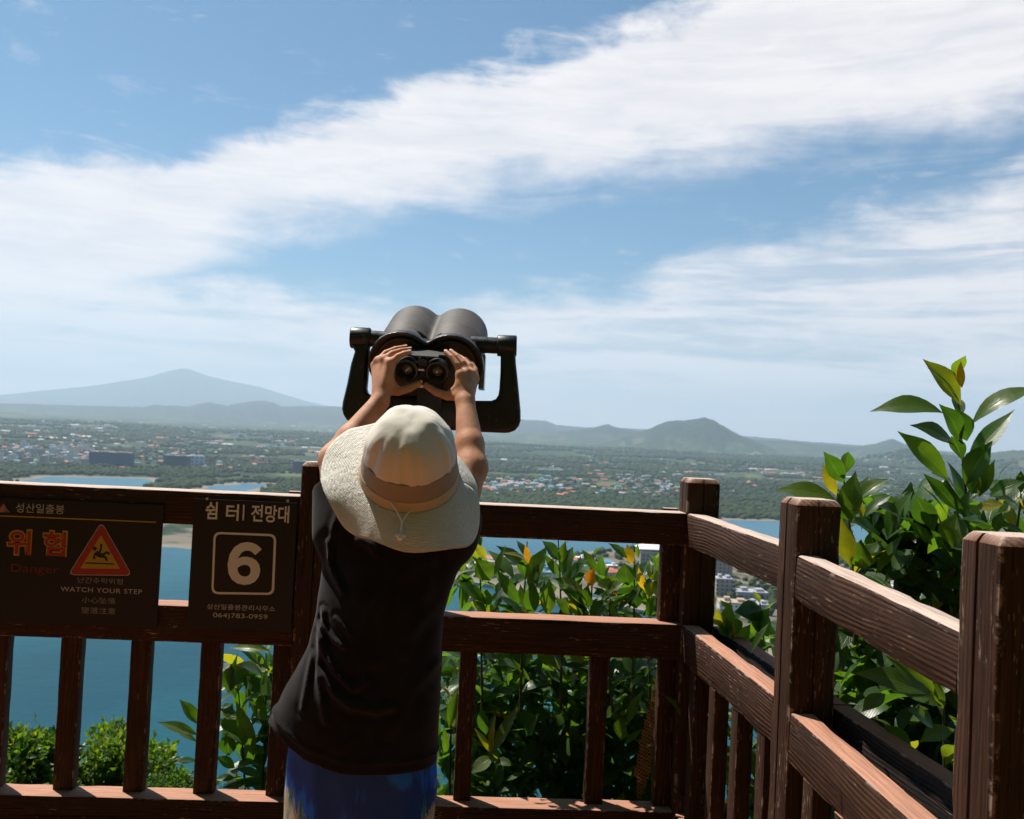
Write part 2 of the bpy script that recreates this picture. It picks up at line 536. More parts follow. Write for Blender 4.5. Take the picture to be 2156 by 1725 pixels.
# ---- woods on the plain: thousands of crowns
_b = bmesh.new(); bmesh.ops.create_icosphere(_b, subdivisions=1, radius=1)
icoV = np.array([v.co[:] for v in _b.verts]); icoF = np.array([[v.index for v in f.verts] for f in _b.faces]); _b.free()


def blobs(name, cx, cy, cz, sx, sz, m):
    n = len(cx); jit = 1 + (rng.random((n, len(icoV), 1)) - .5) * .55
    V = icoV[None] * jit * np.stack([sx, sx, sz], 1)[:, None, :]
    V = V + np.stack([cx, cy, cz + sz * .55], 1)[:, None, :]
    Fc = icoF[None] + (np.arange(n) * len(icoV))[:, None, None]
    o = link(name, np_mesh(name, V.reshape(-1, 3), Fc.reshape(-1, 3)), m); return o


def wood_fn(t, b):
    P = t.new('ShaderNodeNewGeometry').outputs['Position']
    n = t.noise(P, 1 / 16, 3, .6); n2 = t.noise(P, 1 / 240, 4, .6)
    c = t.mix(t.ss(n, .3, .7), (.014, .028, .010), (.045, .072, .020))
    c = t.mix(t.ss(n2, .45, .65, 0, .6), c, (.055, .068, .026)); t.put(b.inputs['Base Color'], c)


M_wood_far = mat('far_foliage', rough=.9, spec=.1, fn=wood_fn)
n = 72000
ra = np.exp(rng.uniform(math.log(1350), math.log(6200), n)); aa = np.radians(rng.uniform(-36, 36, n))
x = ra * np.sin(aa); y = ra * np.cos(aa); z = ground(x, y)
dens = fbm(x / 260, y / 260, 4)
pxh = np.degrees(aa)
town = ((np.degrees(aa) < -17) & (ra > 2150) & (ra < 3000)) | ((np.degrees(aa) > 0) & (np.degrees(aa) < 11.5) & (ra > 1850) & (ra < 2650))
keep = (z > SEA + 2.0) & (dens > .47) & (~town | (rng.random(n) < .22))
x, y, z, ra = x[keep], y[keep], z[keep], ra[keep]
s = (3.2 + 4.2 * rng.random(len(x))) * np.clip(ra / 2600, .8, 2.2)
tag(blobs('distant_woods', x, y, z, s, s * .75, M_wood_far), 'dark green woods and tree belts covering the plain beyond the water', 'trees', kind='stuff')
# tree belt along the far shore
n = 9000
px_ = rng.uniform(-60, 2200, n); kk = rng.random(n)
P0 = [on_z(a, b_, SEA) for a, b_ in zip(px_, 1036 + 56 * kk + (px_ > 1480) * (12) + (px_ < 330) * -44 * (kk < 2))]
x = np.array([p.x for p in P0]); y = np.array([p.y for p in P0])
left = px_ < 640
if left.any():
    yy = np.where(rng.random(n) < .55, 985 + 17 * kk - (px_ > 330) * 2, 1016 + 20 * kk)
    for i in np.nonzero(left)[0]:
        p = on_z(px_[i], yy[i], SEA); x[i], y[i] = p.x, p.y
z = ground(x, y); keep = (z > SEA + 1.2) & (fbm(x / 90, y / 60, 3) > np.where(left, .44, .36)); x, y, z = x[keep], y[keep], z[keep]
s = 3.4 + 3.6 * rng.random(len(x))
tag(blobs('shore_trees', x, y, z, s, s * .85, M_wood_far), 'belt of low dark trees lining the far shore of the lagoon', 'trees', kind='stuff')
# scattered greenery on the cape with the houses
n = 1500
P0 = [on_z(a, b_, SEA) for a, b_ in zip(rng.uniform(930, 1900, n), rng.uniform(1158, 1330, n))]
x = np.array([p.x for p in P0]); y = np.array([p.y for p in P0]); z = ground(x, y)
keep = (z > SEA + 1.6) & (fbm(x / 50, y / 40, 3) > .50); x, y, z = x[keep], y[keep], z[keep]
s = 2.0 + 2.4 * rng.random(len(x))
tag(blobs('cape_trees', x, y, z, s, s * .9, M_wood_far), 'small trees and scrub scattered between houses on the near cape', 'trees', kind='stuff')

# ---- buildings
RC = dict(orange=(.50, .17, .08), red=(.42, .09, .06), blue=(.10, .28, .42), grey=(.36, .37, .40), white=(.70, .70, .70), tan=(.42, .32, .24), dark=(.07, .08, .10), teal=(.08, .27, .25))
M_roof = {k: mat('roof_' + k, v, .7, .3, fn=lambda t, b, v=v: t.put(b.inputs['Base Color'], t.mix(t.noise(t.new('ShaderNodeNewGeometry').outputs['Position'], .8, 3), [c * .75 for c in v], [min(1, c * 1.2) for c in v]))) for k, v in RC.items()}
WC = dict(white=(.78, .76, .72), cream=(.52, .45, .34), grey=(.36, .36, .36), pink=(.46, .33, .28))


def wall_mat(name, v, wx=3.2, wz=3.0, dark=(.035, .045, .06)):
    def fn(t, b):
        o = t.new('ShaderNodeTexCoord').outputs['Object']; x, y, z = t.xyz(o)[:3]
        fx = t.math('FRACT', t.math('DIVIDE', t.math('ADD', x, y), wx)); fz = t.math('FRACT', t.math('DIVIDE', z, wz))
        win = t.math('MULTIPLY', t.math('MULTIPLY', t.math('GREATER_THAN', fx, .32), t.math('LESS_THAN', fx, .68)), t.math('MULTIPLY', t.math('GREATER_THAN', fz, .35), t.math('LESS_THAN', fz, .8)))
        c = t.mix(t.noise(o, .35, 3), [k * .82 for k in v], v)
        nz = t.math('LESS_THAN', t.math('ABSOLUTE', t.xyz(t.new('ShaderNodeNewGeometry').outputs['Normal'])[2]), .5)
        t.put(b.inputs['Base Color'], t.mix(t.math('MULTIPLY', win, nz), c, dark))
    return mat(name, v, .8, .3, fn=fn)


M_wall = {k: wall_mat('wall_' + k, v) for k, v in WC.items()}


def house_parts(w_, d_, h_, kind, rh=2.2):
    wv, wf = box_vf(-w_ / 2, w_ / 2, -d_ / 2, d_ / 2, -1.5, h_)
    e = .5; W, D = w_ / 2 + e, d_ / 2 + e
    if kind == 'gable':
        rv = [(-W, -D, h_ - .1), (W, -D, h_ - .1), (W, D, h_ - .1), (-W, D, h_ - .1), (-W, 0, h_ + rh), (W, 0, h_ + rh)]
        rf = [(0, 1, 5, 4), (2, 3, 4, 5), (0, 4, 3), (1, 2, 5), (3, 2, 1, 0)]
    elif kind == 'hip':
        k = W - D * .8
        rv = [(-W, -D, h_ - .1), (W, -D, h_ - .1), (W, D, h_ - .1), (-W, D, h_ - .1), (-max(k, .1), 0, h_ + rh), (max(k, .1), 0, h_ + rh)]
        rf = [(0, 1, 5, 4), (2, 3, 4, 5), (0, 4, 3), (1, 2, 5), (3, 2, 1, 0)]
    else:
        m = MB(); m.box(-W + .3, W - .3, -D + .3, D - .3, h_ + .003, h_ + .5); m.box(w_ * .1, w_ * .35, -d_ * .2, d_ * .2, h_ + .503, h_ + 2.4); rv, rf = m.v, m.f
    return (wv, wf), (rv, rf)


_hc = {}


def house(px, py, w_, d_, h_, kind, roof, wall, label, cat, group, rz=None, Y=None, name='house', two=True, pos=None):
    p = pos if pos is not None else gpt(px, py)
    rz = rnd.uniform(-.5, .5) if rz is None else rz
    key = (w_, d_, h_, kind, roof, wall)
    if key not in _hc:
        (a, b_), (c, d) = house_parts(w_, d_, h_, kind)
        m1 = poly_mesh('walls', a, b_); m1.materials.append(M_wall[wall] if isinstance(wall, str) else wall)
        m2 = poly_mesh('roof', c, d); m2.materials.append(M_roof[roof])
        _hc[key] = (m1, m2)
    m1, m2 = _hc[key]
    r_ = empty(name, p, rz); tag(r_, label, cat, group)
    o1 = bpy.data.objects.new('walls', m1); C.objects.link(o1); o1.parent = r_
    o2 = bpy.data.objects.new('roof', m2); C.objects.link(o2); o2.parent = r_
    return r_


dims = [(11, 8, 4), (14, 8, 4.5), (9, 8, 6.5), (17, 9, 4)]
FARD = [(36, 18, 6), (24, 14, 7), (50, 14, 5)]
KINDS = [('gable', 'orange'), ('gable', 'red'), ('hip', 'blue'), ('flat', 'grey'), ('flat', 'white'), ('gable', 'tan'), ('gable', 'grey'), ('hip', 'orange'), ('flat', 'tan'), ('hip', 'teal')]
word = {'gable': 'pitched', 'hip': 'hipped', 'flat': 'flat'}


def village(n, x0, x1, y0, y1, where, grp, bias=None, tall=False, cl=0.0):
    k = 0; tries = 0
    while k < n and tries < n * 12:
        tries += 1
        px = rnd.uniform(x0, x1); py = y0 + (y1 - y0) * rnd.random()
        p = gpt(px, py)
        if p.z < SEA + 2.3: continue
        if cl and fbm(np.array([p.x / 140]), np.array([p.y / 110]), 3)[0] < cl: continue
        ki, ro = rnd.choice(bias or KINDS); wl = rnd.choice(['white', 'white', 'cream', 'grey', 'pink'])
        if tall and rnd.random() < .55:
            ki = 'flat'; ro = rnd.choice(['grey', 'white', 'tan']); dm = rnd.choice([(16, 13, 15), (13, 12, 20), (22, 12, 12), (12, 12, 9)])
            lb = f'{wl} block of flats with {ro} flat roof {where}'; ct = 'apartment building'; nm = 'apartment_block'
        else:
            dm = rnd.choice(FARD if 'far up' in where or 'woods' in where else dims); lb = f'small {wl} walled house with {ro} {word[ki]} roof {where}'; ct = 'house'; nm = 'house'
        house(px, py, *dm, ki, ro, wl, lb, ct, grp, name=nm, pos=p)
        k += 1


def many_houses(n):
    v, f, mi = [], [], []; ks = ['orange', 'white', 'grey', 'tan', 'red', 'blue']
    for i in range(n):
        if i < n * .6: px, py = rnd.uniform(-20, 700), rnd.uniform(888, 958)
        elif i < n * .8: px, py = rnd.uniform(-20, 240), rnd.uniform(940, 972)
        else: px, py = rnd.uniform(1000, 1950), rnd.uniform(965, 1020)
        p = gpt(px, py)
        if p.z < SEA + 2.3: continue
        far = p.y > 3300; dm = rnd.choice(FARD if far else dims); k = rnd.choice([1, 1, 3, 2, 0, 1] if far else [0, 1, 2, 3, 4, 5, 1])
        M = Matrix.Translation(p) @ Matrix.Rotation(rnd.uniform(-.5, .5), 4, 'Z')
        for q, (vv, ff) in enumerate(house_parts(*dm, rnd.choice(['gable', 'flat', 'flat']))):
            o = len(v); v += [tuple(M @ Vector(c)) for c in vv]; f += [tuple(j + o for j in g) for g in ff]; mi += [k if q else len(ks)] * len(ff)
    me = poly_mesh('distant_houses', v, f); o = link('distant_houses', me, [M_roof[k] for k in ks] + [M_wall['white']])
    me.polygons.foreach_set('material_index', mi); tag(o, 'countless tiny pale and orange roofed houses dotted over the plain', 'houses', kind='stuff')


village(128, 1015, 1430, 1008, 1047, 'in the village right of the person', 'village houses beyond the lagoon', KINDS + [('flat', 'white'), ('gable', 'grey'), ('hip', 'blue')], cl=.0)
village(28, 1100, 1800, 975, 1010, 'among woods right of the person', 'houses scattered in the woods', [('flat', 'white'), ('gable', 'orange'), ('flat', 'tan')])
village(78, -20, 190, 943, 985, 'in the dense town at the left', 'town buildings at the left', tall=True)
village(36, 190, 620, 948, 992, 'near the dark glass blocks', 'buildings around the dark glass blocks', tall=False)
village(22, -20, 700, 900, 948, 'scattered far up the plain at the left', 'far houses on the plain', [('flat', 'white'), ('flat', 'tan'), ('gable', 'orange')])
many_houses(460)
village(14, 1530, 1900, 985, 1050, 'between the corner posts', 'houses behind the fence corner', [('flat', 'white'), ('gable', 'grey'), ('gable', 'orange')])
village(26, 1000, 1290, 1182, 1222, 'on the cape behind the leaves', 'houses on the near cape', [('flat', 'tan'), ('flat', 'white'), ('gable', 'orange'), ('hip', 'blue'), ('flat', 'grey')])


def block(name, px, py, pxw, pxh, deep, wall, roof, label, rz=0.0, extra=None, cat='building'):
    p = gpt(px, py); sc = p.y / F
    w_, h_ = pxw * sc, pxh * sc
    r_ = empty(name, p, rz); tag(r_, label, cat)
    v, f = box_vf(-w_ / 2, w_ / 2, 0, deep, -2, h_); link('walls', poly_mesh('walls', v, f), wall, r_)
    m = MB(); m.box(-w_ / 2 - .3, w_ / 2 + .3, -.3, deep + .3, h_ + .003, h_ + .8); m.box(-w_ * .3, -w_ * .1, deep * .3, deep * .7, h_ + .803, h_ + 3.2); m.box(w_ * .15, w_ * .4, deep * .2, deep * .7, h_ + .803, h_ + 2.6)
    link('roof', poly_mesh('roof', m.v, m.f), roof, r_)
    if extra: extra(r_, w_, h_, deep)
    return r_


M_glassy = wall_mat('blue_curtain_wall', (.035, .075, .13), 4.5, 3.6, (.02, .045, .09))
M_greenw = wall_mat('dark_green_wall', (.05, .09, .10), 4.0, 3.4, (.02, .045, .06))
M_beige = wall_mat('beige_wall', (.40, .33, .27), 3.6, 3.0, (.06, .07, .08))
block('office_building', 229, 984, 86, 31, 26, M_glassy, M_roof['tan'], 'wide dark blue office block, larger of the two, above the lagoon', .02)
block('office_building', 368, 987, 50, 27, 22, M_greenw, M_roof['grey'], 'dark green office block, smaller of the two, right of the wide blue one', -.03)
block('hotel_building', 409, 983, 33, 22, 18, wall_mat('white_blue_wall', (.5, .55, .6), 11, 8, (.03, .09, .2)), M_roof['white'], 'white building with large blue window panel beside the green block', .05)
block('long_hall', 544, 983, 37, 9, 16, M_wall['pink'], M_roof['orange'], 'long pale hall with orange roof left of the fence post', .03)
block('office_building', 630, 996, 26, 24, 20, M_glassy, M_roof['grey'], 'dark blue building half hidden behind the fence post', .0)
block('long_hall', 1105, 1022, 72, 3.5, 14, M_wall['white'], M_roof['white'], 'long low white building at the village edge right of the arm', .0)
block('greenhouse', 1160, 996, 52, 6, 30, M_wall['grey'], M_roof['grey'], 'pale grey greenhouse block above the village', .12)
block('low_hall', 1665, 1006, 36, 8, 30, M_roof['tan'], M_roof['white'], 'low pale dome-like hall in the woods left of the leaves', .0)


def pav(r_, w_, h_, deep):
    m = MB(); v = [(-w_ * .56, -3, 0), (w_ * .56, -3, 0), (w_ * .56, deep + 3, 0), (-w_ * .56, deep + 3, 0), (-w_ * .35, deep * .5, 4), (w_ * .35, deep * .5, 4)]
    m.add([(a, b_, c + h_ + 3.3) for a, b_, c in v], [(0, 1, 5, 4), (2, 3, 4, 5), (0, 4, 3), (1, 2, 5), (3, 2, 1, 0)])
    m.build('canopy', M_roof['white'], r_)


block('hotel_building', 1385, 1214, 76, 48, 18, M_beige, M_roof['white'], 'beige hotel with white roof behind the leaves left of the corner post', .05, pav)
block('hotel_building', 1520, 1216, 44, 40, 16, M_beige, M_roof['tan'], 'beige apartment block behind the corner post, upper one', .1)
block('hotel_building', 1583, 1196, 40, 16, 14, M_wall['cream'], M_roof['tan'], 'low cream block behind the corner post', -.1)
block('hotel_building', 1525, 1256, 34, 34, 14, M_beige, M_roof['grey'], 'beige apartment block behind the corner post, lower one', .0)
block('warehouse', 1585, 1262, 66, 12, 16, M_wall['grey'], M_roof['grey'], 'long shed with pale roof between corner post and next post', .05)
block('warehouse', 1545, 1292, 60, 20, 16, M_wall['white'], M_roof['tan'], 'white walled house with pale roof low between the posts', -.1)
block('warehouse', 1600, 1290, 42, 14, 14, M_wall['grey'], M_roof['grey'], 'grey roofed shed low between the posts', .1)
block('warehouse', 1130, 1205, 46, 10, 14, M_wall['white'], M_roof['blue'], 'low white building with blue roof on the cape shore', .0)
block('hotel_building', 1262, 1212, 36, 16, 12, M_beige, M_roof['tan'], 'tan block of flats on the cape in the middle of the leaves', .1)
# quay along the near cape
qa = [on_z(x, y, SEA + 2.2) for x, y in [(985, 1226), (1065, 1236), (1187, 1272), (1300, 1276), (1450, 1306)]]
m = MB()
for a, b_ in zip(qa[:-1], qa[1:]):
    d = (b_ - a).normalized(); nrm = Vector((-d.y, d.x, 0)); L = (b_ - a).length
    m.box(0, L, -1.2, 1.2, -4, .8, M=frame(a, d, nrm))
M_stone = mat('quay_stone', (.25, .22, .19), .9)
tag(m.build('quay_wall', M_stone), 'grey stone quay wall along the cape shore behind the leaves', 'wall')
# ================================================================== DECK AND FENCE


def wood_fn(t, b, base=(.068, .030, .0150), dark=(.019, .0095, .006), top=(.68, .52, .44)):
    tcn = t.new('ShaderNodeTexCoord'); o = tcn.outputs['Object']
    oi = t.new('ShaderNodeObjectInfo').outputs['Random']
    off = t.vec(t.math('MULTIPLY', oi, 13.0), t.math('MULTIPLY', oi, 7.0), t.math('MULTIPLY', oi, 5.0))
    va = t.new('ShaderNodeVectorMath', operation='ADD'); t.put(va.inputs[0], o); t.put(va.inputs[1], off); o2 = va.outputs[0]
    g = t.new('ShaderNodeNewGeometry')
    warp = t.noise(t.mapv(o2, (1.6, 7, 7)), 1, 2, .4)
    vx, vy, vz = t.xyz(o2)[:3]
    ring = t.math('ADD', t.math('ADD', t.math('MULTIPLY', vz, 150), t.math('MULTIPLY', vy, 95)), t.math('MULTIPLY', warp, 11))
    saw = t.math('SINE', t.math('MULTIPLY', ring, 4.2))
    grain = t.math('MULTIPLY', t.ss(saw, -1, .9), t.ss(t.noise(t.mapv(o2, (4, 14, 14), (0, 0, 0), (5, 5, 5)), 1, 3, .6), .36, .62, .15, 1))
    fib = t.noise(t.mapv(o2, (7, 210, 210)), 1, 5, .7)
    blot = t.noise(t.mapv(o2, (5, 12, 12)), 1, 4, .6)
    c = t.mix(t.ss(fib, .3, .7), dark, base)
    c = t.mix(t.ss(grain, .2, 1, .0, .45), c, (.10, .043, .021))
    c = t.mix(t.ss(blot, .55, .75, 0, .5), c, (.065, .024, .012))
    # bare flecks where the stain has flaked
    fl = t.noise(t.mapv(o2, (30, 190, 190), (0, 0, .05)), 1, 3, .6)
    flm = t.math('MULTIPLY', t.ss(fl, .62, .67), t.ss(blot, .46, .6))
    ck = t.noise(t.mapv(o2, (2.2, 70, 70), (0, 0, 0), (9, 9, 9)), 1, 3, .6)
    c = t.mix(t.ss(ck, .67, .69, 0, .85), c, (.008, .004, .003))
    c = t.mix(t.math('MULTIPLY', flm, .8), c, (.33, .25, .19))
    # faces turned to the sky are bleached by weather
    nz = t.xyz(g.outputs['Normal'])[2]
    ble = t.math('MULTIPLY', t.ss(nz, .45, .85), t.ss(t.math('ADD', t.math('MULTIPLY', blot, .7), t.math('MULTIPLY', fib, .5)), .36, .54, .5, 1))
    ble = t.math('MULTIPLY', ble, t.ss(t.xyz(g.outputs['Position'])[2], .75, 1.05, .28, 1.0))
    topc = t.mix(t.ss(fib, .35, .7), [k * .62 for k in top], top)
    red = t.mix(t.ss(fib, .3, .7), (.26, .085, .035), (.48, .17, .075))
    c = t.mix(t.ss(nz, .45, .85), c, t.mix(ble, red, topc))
    eg = t.new('ShaderNodeAttribute', attribute_name='edge').outputs['Fac']
    em = t.math('MULTIPLY', t.ss(eg, .35, .9), t.ss(t.noise(t.mapv(o2, (22, 22, 22)), 1, 4, .7), .50, .60))
    c = t.mix(t.math('MULTIPLY', em, .75), c, (.34, .25, .20))
    t.put(b.inputs['Base Color'], c)
    h = t.math('ADD', t.math('ADD', t.math('MULTIPLY', grain, .8), t.math('MULTIPLY', t.ss(ck, .66, .69), -2.0)), t.math('MULTIPLY', fib, .8))
    bump(t, b, h, .55, .0022)
    t.put(b.inputs['Roughness'], t.ss(fib, .3, .8, .62, .8))


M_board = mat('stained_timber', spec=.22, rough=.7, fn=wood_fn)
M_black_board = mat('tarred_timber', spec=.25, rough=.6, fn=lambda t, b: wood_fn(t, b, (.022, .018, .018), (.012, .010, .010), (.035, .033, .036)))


def board(name, p0, p1, wy, wz, up=(0, 0, 1), m=None, parent=None, ch=.005, wear=.004, groove=None, caps=0.0, seed=None, side=None):
    """bevelled, slightly worn timber from p0 to p1; wy across, wz along 'up'; groove: list of (face, position, width)"""
    p0, p1 = Vector(p0), Vector(p1); L = (p1 - p0).length
    X = (p1 - p0).normalized(); Z_ = Vector(up); Z_ = (Z_ - X * Z_.dot(X)).normalized(); Y_ = Z_.cross(X)
    sd = rnd.random() * 40 if seed is None else seed
    n = max(3, int(L / .018)); rings = []; eds = []
    xs = [L * i / n for i in range(n + 1)]
    if caps: xs = [0] + [caps * .4, caps] + [L * i / n for i in range(1, n)] + [L - caps, L - caps * .4, L]
    for x in xs:
        k = 1.0; e = min(x, L - x)
        ring = []; ed = []
        hy, hz = wy / 2, wz / 2
        sh = 0
        if caps and e < caps: sh = caps * .75 * (1 - e / caps) ** 1.3
        for cy_, cz_ in ((1, 1), (-1, 1), (-1, -1), (1, -1)):
            c = ch + wear * max(0, float(vnoise(x * 16 + sd, cy_ * 3 + sd, cz_ * 5)) - .35) * 2.2
            a0 = {(1, 1): 0, (-1, 1): 90, (-1, -1): 180, (1, -1): 270}[(cy_, cz_)]
            for q in (0, 45, 90):
                a = R(a0 + q)
                ring.append(((hy - sh - c) * cy_ + c * math.cos(a), (hz - sh - c) * cz_ + c * math.sin(a))); ed.append(1.0 if q == 45 else .4)
            if groove:
                nxt = a0 + 90            # the face that follows this corner
                for fc, pos, gw in groove:
                    if fc == nxt % 360:
                        fx = {90: (lambda u, d: ((.5 - u) * 2 * hy, hz - d)), 180: (lambda u, d: (-hy + d, (.5 - u) * 2 * hz)), 270: (lambda u, d: ((u - .5) * 2 * hy, -hz + d)), 0: (lambda u, d: (hy - d, (u - .5) * 2 * hz))}[fc]
                        ww = wy if fc in (90, 270) else wz
                        for du, dd in ((-gw, sh), (-gw * .3, sh + gw * 1.6), (gw * .3, sh + gw * 1.6), (gw, sh)):
                            ring.append(fx(pos + du / ww, dd)); ed.append(0.0)
        rings.append([(x, a, b_) for a, b_ in ring]); eds += ed
    k = len(rings[0]); v = [p for r_ in rings for p in r_]; f = []
    for j in range(len(rings) - 1):
        for i in range(k):
            a, b_ = j * k + i, j * k + (i + 1) % k; f.append((a, a + k, b_ + k, b_))
    f.append(tuple(range(k))); f.append(tuple((len(rings) - 1) * k + i for i in range(k - 1, -1, -1)))
    me = poly_mesh(name, v, f); me.polygons.foreach_set('use_smooth', [True] * len(me.polygons)); me.set_sharp_from_angle(angle=R(30))
    at_ = me.attributes.new('edge', 'FLOAT', 'POINT'); at_.data.foreach_set('value', np.array(eds, np.float32))
    o = link(name, me, m or M_board, parent); M = Matrix((X, Y_, Z_)).transposed().to_4x4(); M.translation = p0
    o.matrix_basis = M
    if parent is not None: o.matrix_parent_inverse = parent.matrix_world.inverted()
    return o


PC = Vector((.579, 3.09))                   # front left corner of the corner post
dA = Vector((math.cos(R(3.3)), math.sin(R(3.3)))); nA = Vector((-dA.y, dA.x))     # along fence A, away from deck
dB = Vector((math.sin(R(5.3)), -math.cos(R(5.3)))); nB = Vector((-dB.y, dB.x))   # along fence B towards camera
PW = .108; ZT, ZR1, ZR0 = 1.236, 1.123, 1.018
ZM1, ZM0, ZB1, ZB0 = .764, .650, .165, .06


def a_pt(s, d, z): q = PC + dA * s + nA * d; return Vector((q.x, q.y, z))


def b_pt(s, d, z): q = PC + dB * s + nB * d; return Vector((q.x, q.y, z))


def on_A(px, py, d=0.0):
    """point of fence A's plane (offset d away) hit by the ray; returns s, z"""
    r_ = ray(px, py); n = Vector((nA.x, nA.y, 0)); o = a_pt(0, d, 0)
    t_ = (o - CAM).dot(n) / r_.dot(n); q = CAM + r_ * t_
    return (q - o).dot(Vector((dA.x, dA.y, 0))), q.z


upA = Vector((nA.x, nA.y, 0))
GRV = [(0, .55, .004), (180, .45, .004), (90, .5, .003), (270, .5, .003)]


def post(name, c2, d, zt, parent, seed=1, pw=PW):
    """square post, c2 = front-left corner, d = direction along its front face"""
    d = Vector((d.x, d.y)); n = Vector((-d.y, d.x)); c = c2 + d * pw / 2 + n * pw / 2
    return board(name, (c.x, c.y, -.12), (c.x, c.y, zt), pw, pw, up=(n.x, n.y, 0), parent=parent, ch=.006, wear=.006, caps=.014, groove=GRV, seed=seed)


fa = empty('wooden_fence', a_pt(-1.2, 0, 0)); bpy.context.view_layer.update()
tag(fa, 'dark brown wooden lookout fence carrying the two signs, facing the camera', 'fence')
fb = empty('wooden_fence', b_pt(.5, 0, 0)); bpy.context.view_layer.update()
tag(fb, 'sunlit reddish wooden fence with three big posts running towards the camera', 'fence')
fa.rotation_euler = (0, 0, 0)

post('post', PC, dA, ZT, fb, 3)                                # corner post
sL, _ = on_A(617, 1300)
cL = PC + dA * sL; post('post', cL, dA, ZT - .004, fa, 9)      # post behind the person
post('post', PC + dA * (sL - 1.33), dA, ZT, fa, 12)            # next one, left of the frame
for s0, s1 in ((sL + PW, 0), (sL - 1.33 + PW, sL)):
    w = -(s1 - s0)
    for z1, z0, nm, d0 in ((ZR1, ZR0, 'top_rail', .004), (ZM1, ZM0, 'middle_rail', .006), (ZB1, ZB0, 'bottom_rail', .004)):
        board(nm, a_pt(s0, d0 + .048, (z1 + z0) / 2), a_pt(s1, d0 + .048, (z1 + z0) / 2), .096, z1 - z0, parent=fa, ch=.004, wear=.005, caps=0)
# small ledger strips behind the top rail where it meets the posts
for s_ in (-.052, sL - .052): board('ledger', a_pt(s_, .118, ZR1 - .018), a_pt(s_ + .05, .118, ZR1 - .018), .03, .05, parent=fa, ch=.002, wear=.002)
BW = .055


def balA(s0, z0, z1, w=BW, nm='baluster', d=.052, dep=.046):
    board(nm, a_pt(s0 + w / 2, d + dep / 2, z0), a_pt(s0 + w / 2, d + dep / 2, z1), w, dep, up=(nA.x, nA.y, 0), parent=fa, ch=.003, wear=.003)


for px0, px1, py in ((-35, 8, 1500), (119, 162, 1500), (267, 309, 1500), (415, 458, 1500), (568, 630, 1500), (963, 999, 1500), (1239, 1277, 1500)):
    s0, _ = on_A(px0, py, .052); s1, _ = on_A(px1, py, .052)
    balA(s0, ZB1 + .001, ZM0 - .001, s1 - s0, 'baluster' if s1 - s0 < .08 else 'stile')
# stiles beside the posts, between rails
for px0, px1, py, z0, z1 in ((1392, 1442, 1200, ZM1, ZR0), (1384, 1440, 1500, ZB1, ZM0), (690, 935, 1300, ZB1, ZM0), (690, 934, 1260, ZM1, ZR0), (570, 630, 1250, ZM1, ZR0)):
    s0, _ = on_A(px0, py, .052); s1, _ = on_A(px1, py, .052)
    if px0 == 690: s0 = s1 - .09
    if px1 in (1442, 1440): s1 = -.001
    if px1 == 630: s1 = sL - .001
    balA(s0, z0 + .001, z1 - .001, s1 - s0, 'stile')
s0, _ = on_A(330, 1200, .012)
# ---- fence B
P1s, P2s = 0, 0


def solve_b(px, py, z):
    q = on_z(px, py, z); return (Vector((q.x, q.y)) - PC).dot(dB), (Vector((q.x, q.y)) - PC).dot(nB)


s1_, _ = .905, 0; s2_ = 1.66
dF = Vector((-dB.y, dB.x)); dF = nB                         # front faces of posts on B look back along B
dX = Vector((-dB.y, dB.x)) * 1.0                            # to the right of B
c1 = PC + dB * s1_; c2 = PC + dB * s2_ + nB * .011
for c_, sd_, zt_ in ((c1, 21, ZT - .002), (c2, 33, ZT - .004)):
    post('post', c_, dX, zt_, fb, sd_)
RT = .056
spans = [(0.0, s1_ - PW, 0, -.006), (s1_, s2_ - PW, -.016, -.054)]
for a, b_, da, db in spans:
    for z1, z0, nm in ((ZR1, ZR0, 'top_rail'), (ZM1, ZM0, 'middle_rail'), (ZB1, ZB0, 'bottom_rail')):
        o = .004 + RT / 2
        board(nm, b_pt(a, o, (z1 + z0) / 2 + da), b_pt(b_, o + (.010 if da else 0), (z1 + z0) / 2 + db), RT, z1 - z0, parent=fb, ch=.004, wear=.007)
    L = b_ - a; k = 4
    for i in range(k):
        s_ = a + L * (i + .5) / k + .02
        board('baluster', b_pt(s_, .03, ZB1 + da + (db - da) * (i + .5) / k + .001), b_pt(s_, .03, ZM0 + da + (db - da) * (i + .5) / k - .001), .045, BW, up=(dB.x, dB.y, 0), parent=fb, ch=.003, wear=.003)
    board('back_rail', b_pt(a - .05, .145, ZM1 - .06), b_pt(b_ + .05, .145, ZM1 - .06), .05, .10, m=M_black_board, parent=fb, ch=.004, wear=.003)

# ---- viewing deck of planks
dk = empty('deck', (0, 1, 0)); bpy.context.view_layer.update(); tag(dk, kind='structure')
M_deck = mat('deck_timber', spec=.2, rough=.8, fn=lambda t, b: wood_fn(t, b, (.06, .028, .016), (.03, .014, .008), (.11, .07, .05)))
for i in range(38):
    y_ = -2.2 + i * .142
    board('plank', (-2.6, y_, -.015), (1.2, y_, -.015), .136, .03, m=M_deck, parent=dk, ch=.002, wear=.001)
# ================================================================== SIGNS


def M_flat(name, c, rough=.5): return mat(name, c, rough, .4)


MS_dark = mat('sign_brown', (.014, .009, .007), .5, .35); MS_grey = M_flat('lettering_grey', (.50, .48, .45)); MS_pale = M_flat('lettering_pale', (.80, .77, .72))
MS_yel = M_flat('sign_yellow', (.46, .29, .02)); MS_red = M_flat('sign_red', (.36, .028, .024)); MS_dim = M_flat('faded_red', (.16, .016, .018)); MS_ink = M_flat('sign_black', (.012, .012, .016))
MS_pink = M_flat('emblem_pink', (.42, .16, .16)); MS_blue = M_flat('emblem_blue', (.10, .16, .24)); MS_faint = M_flat('faded_lettering', (.26, .25, .23))


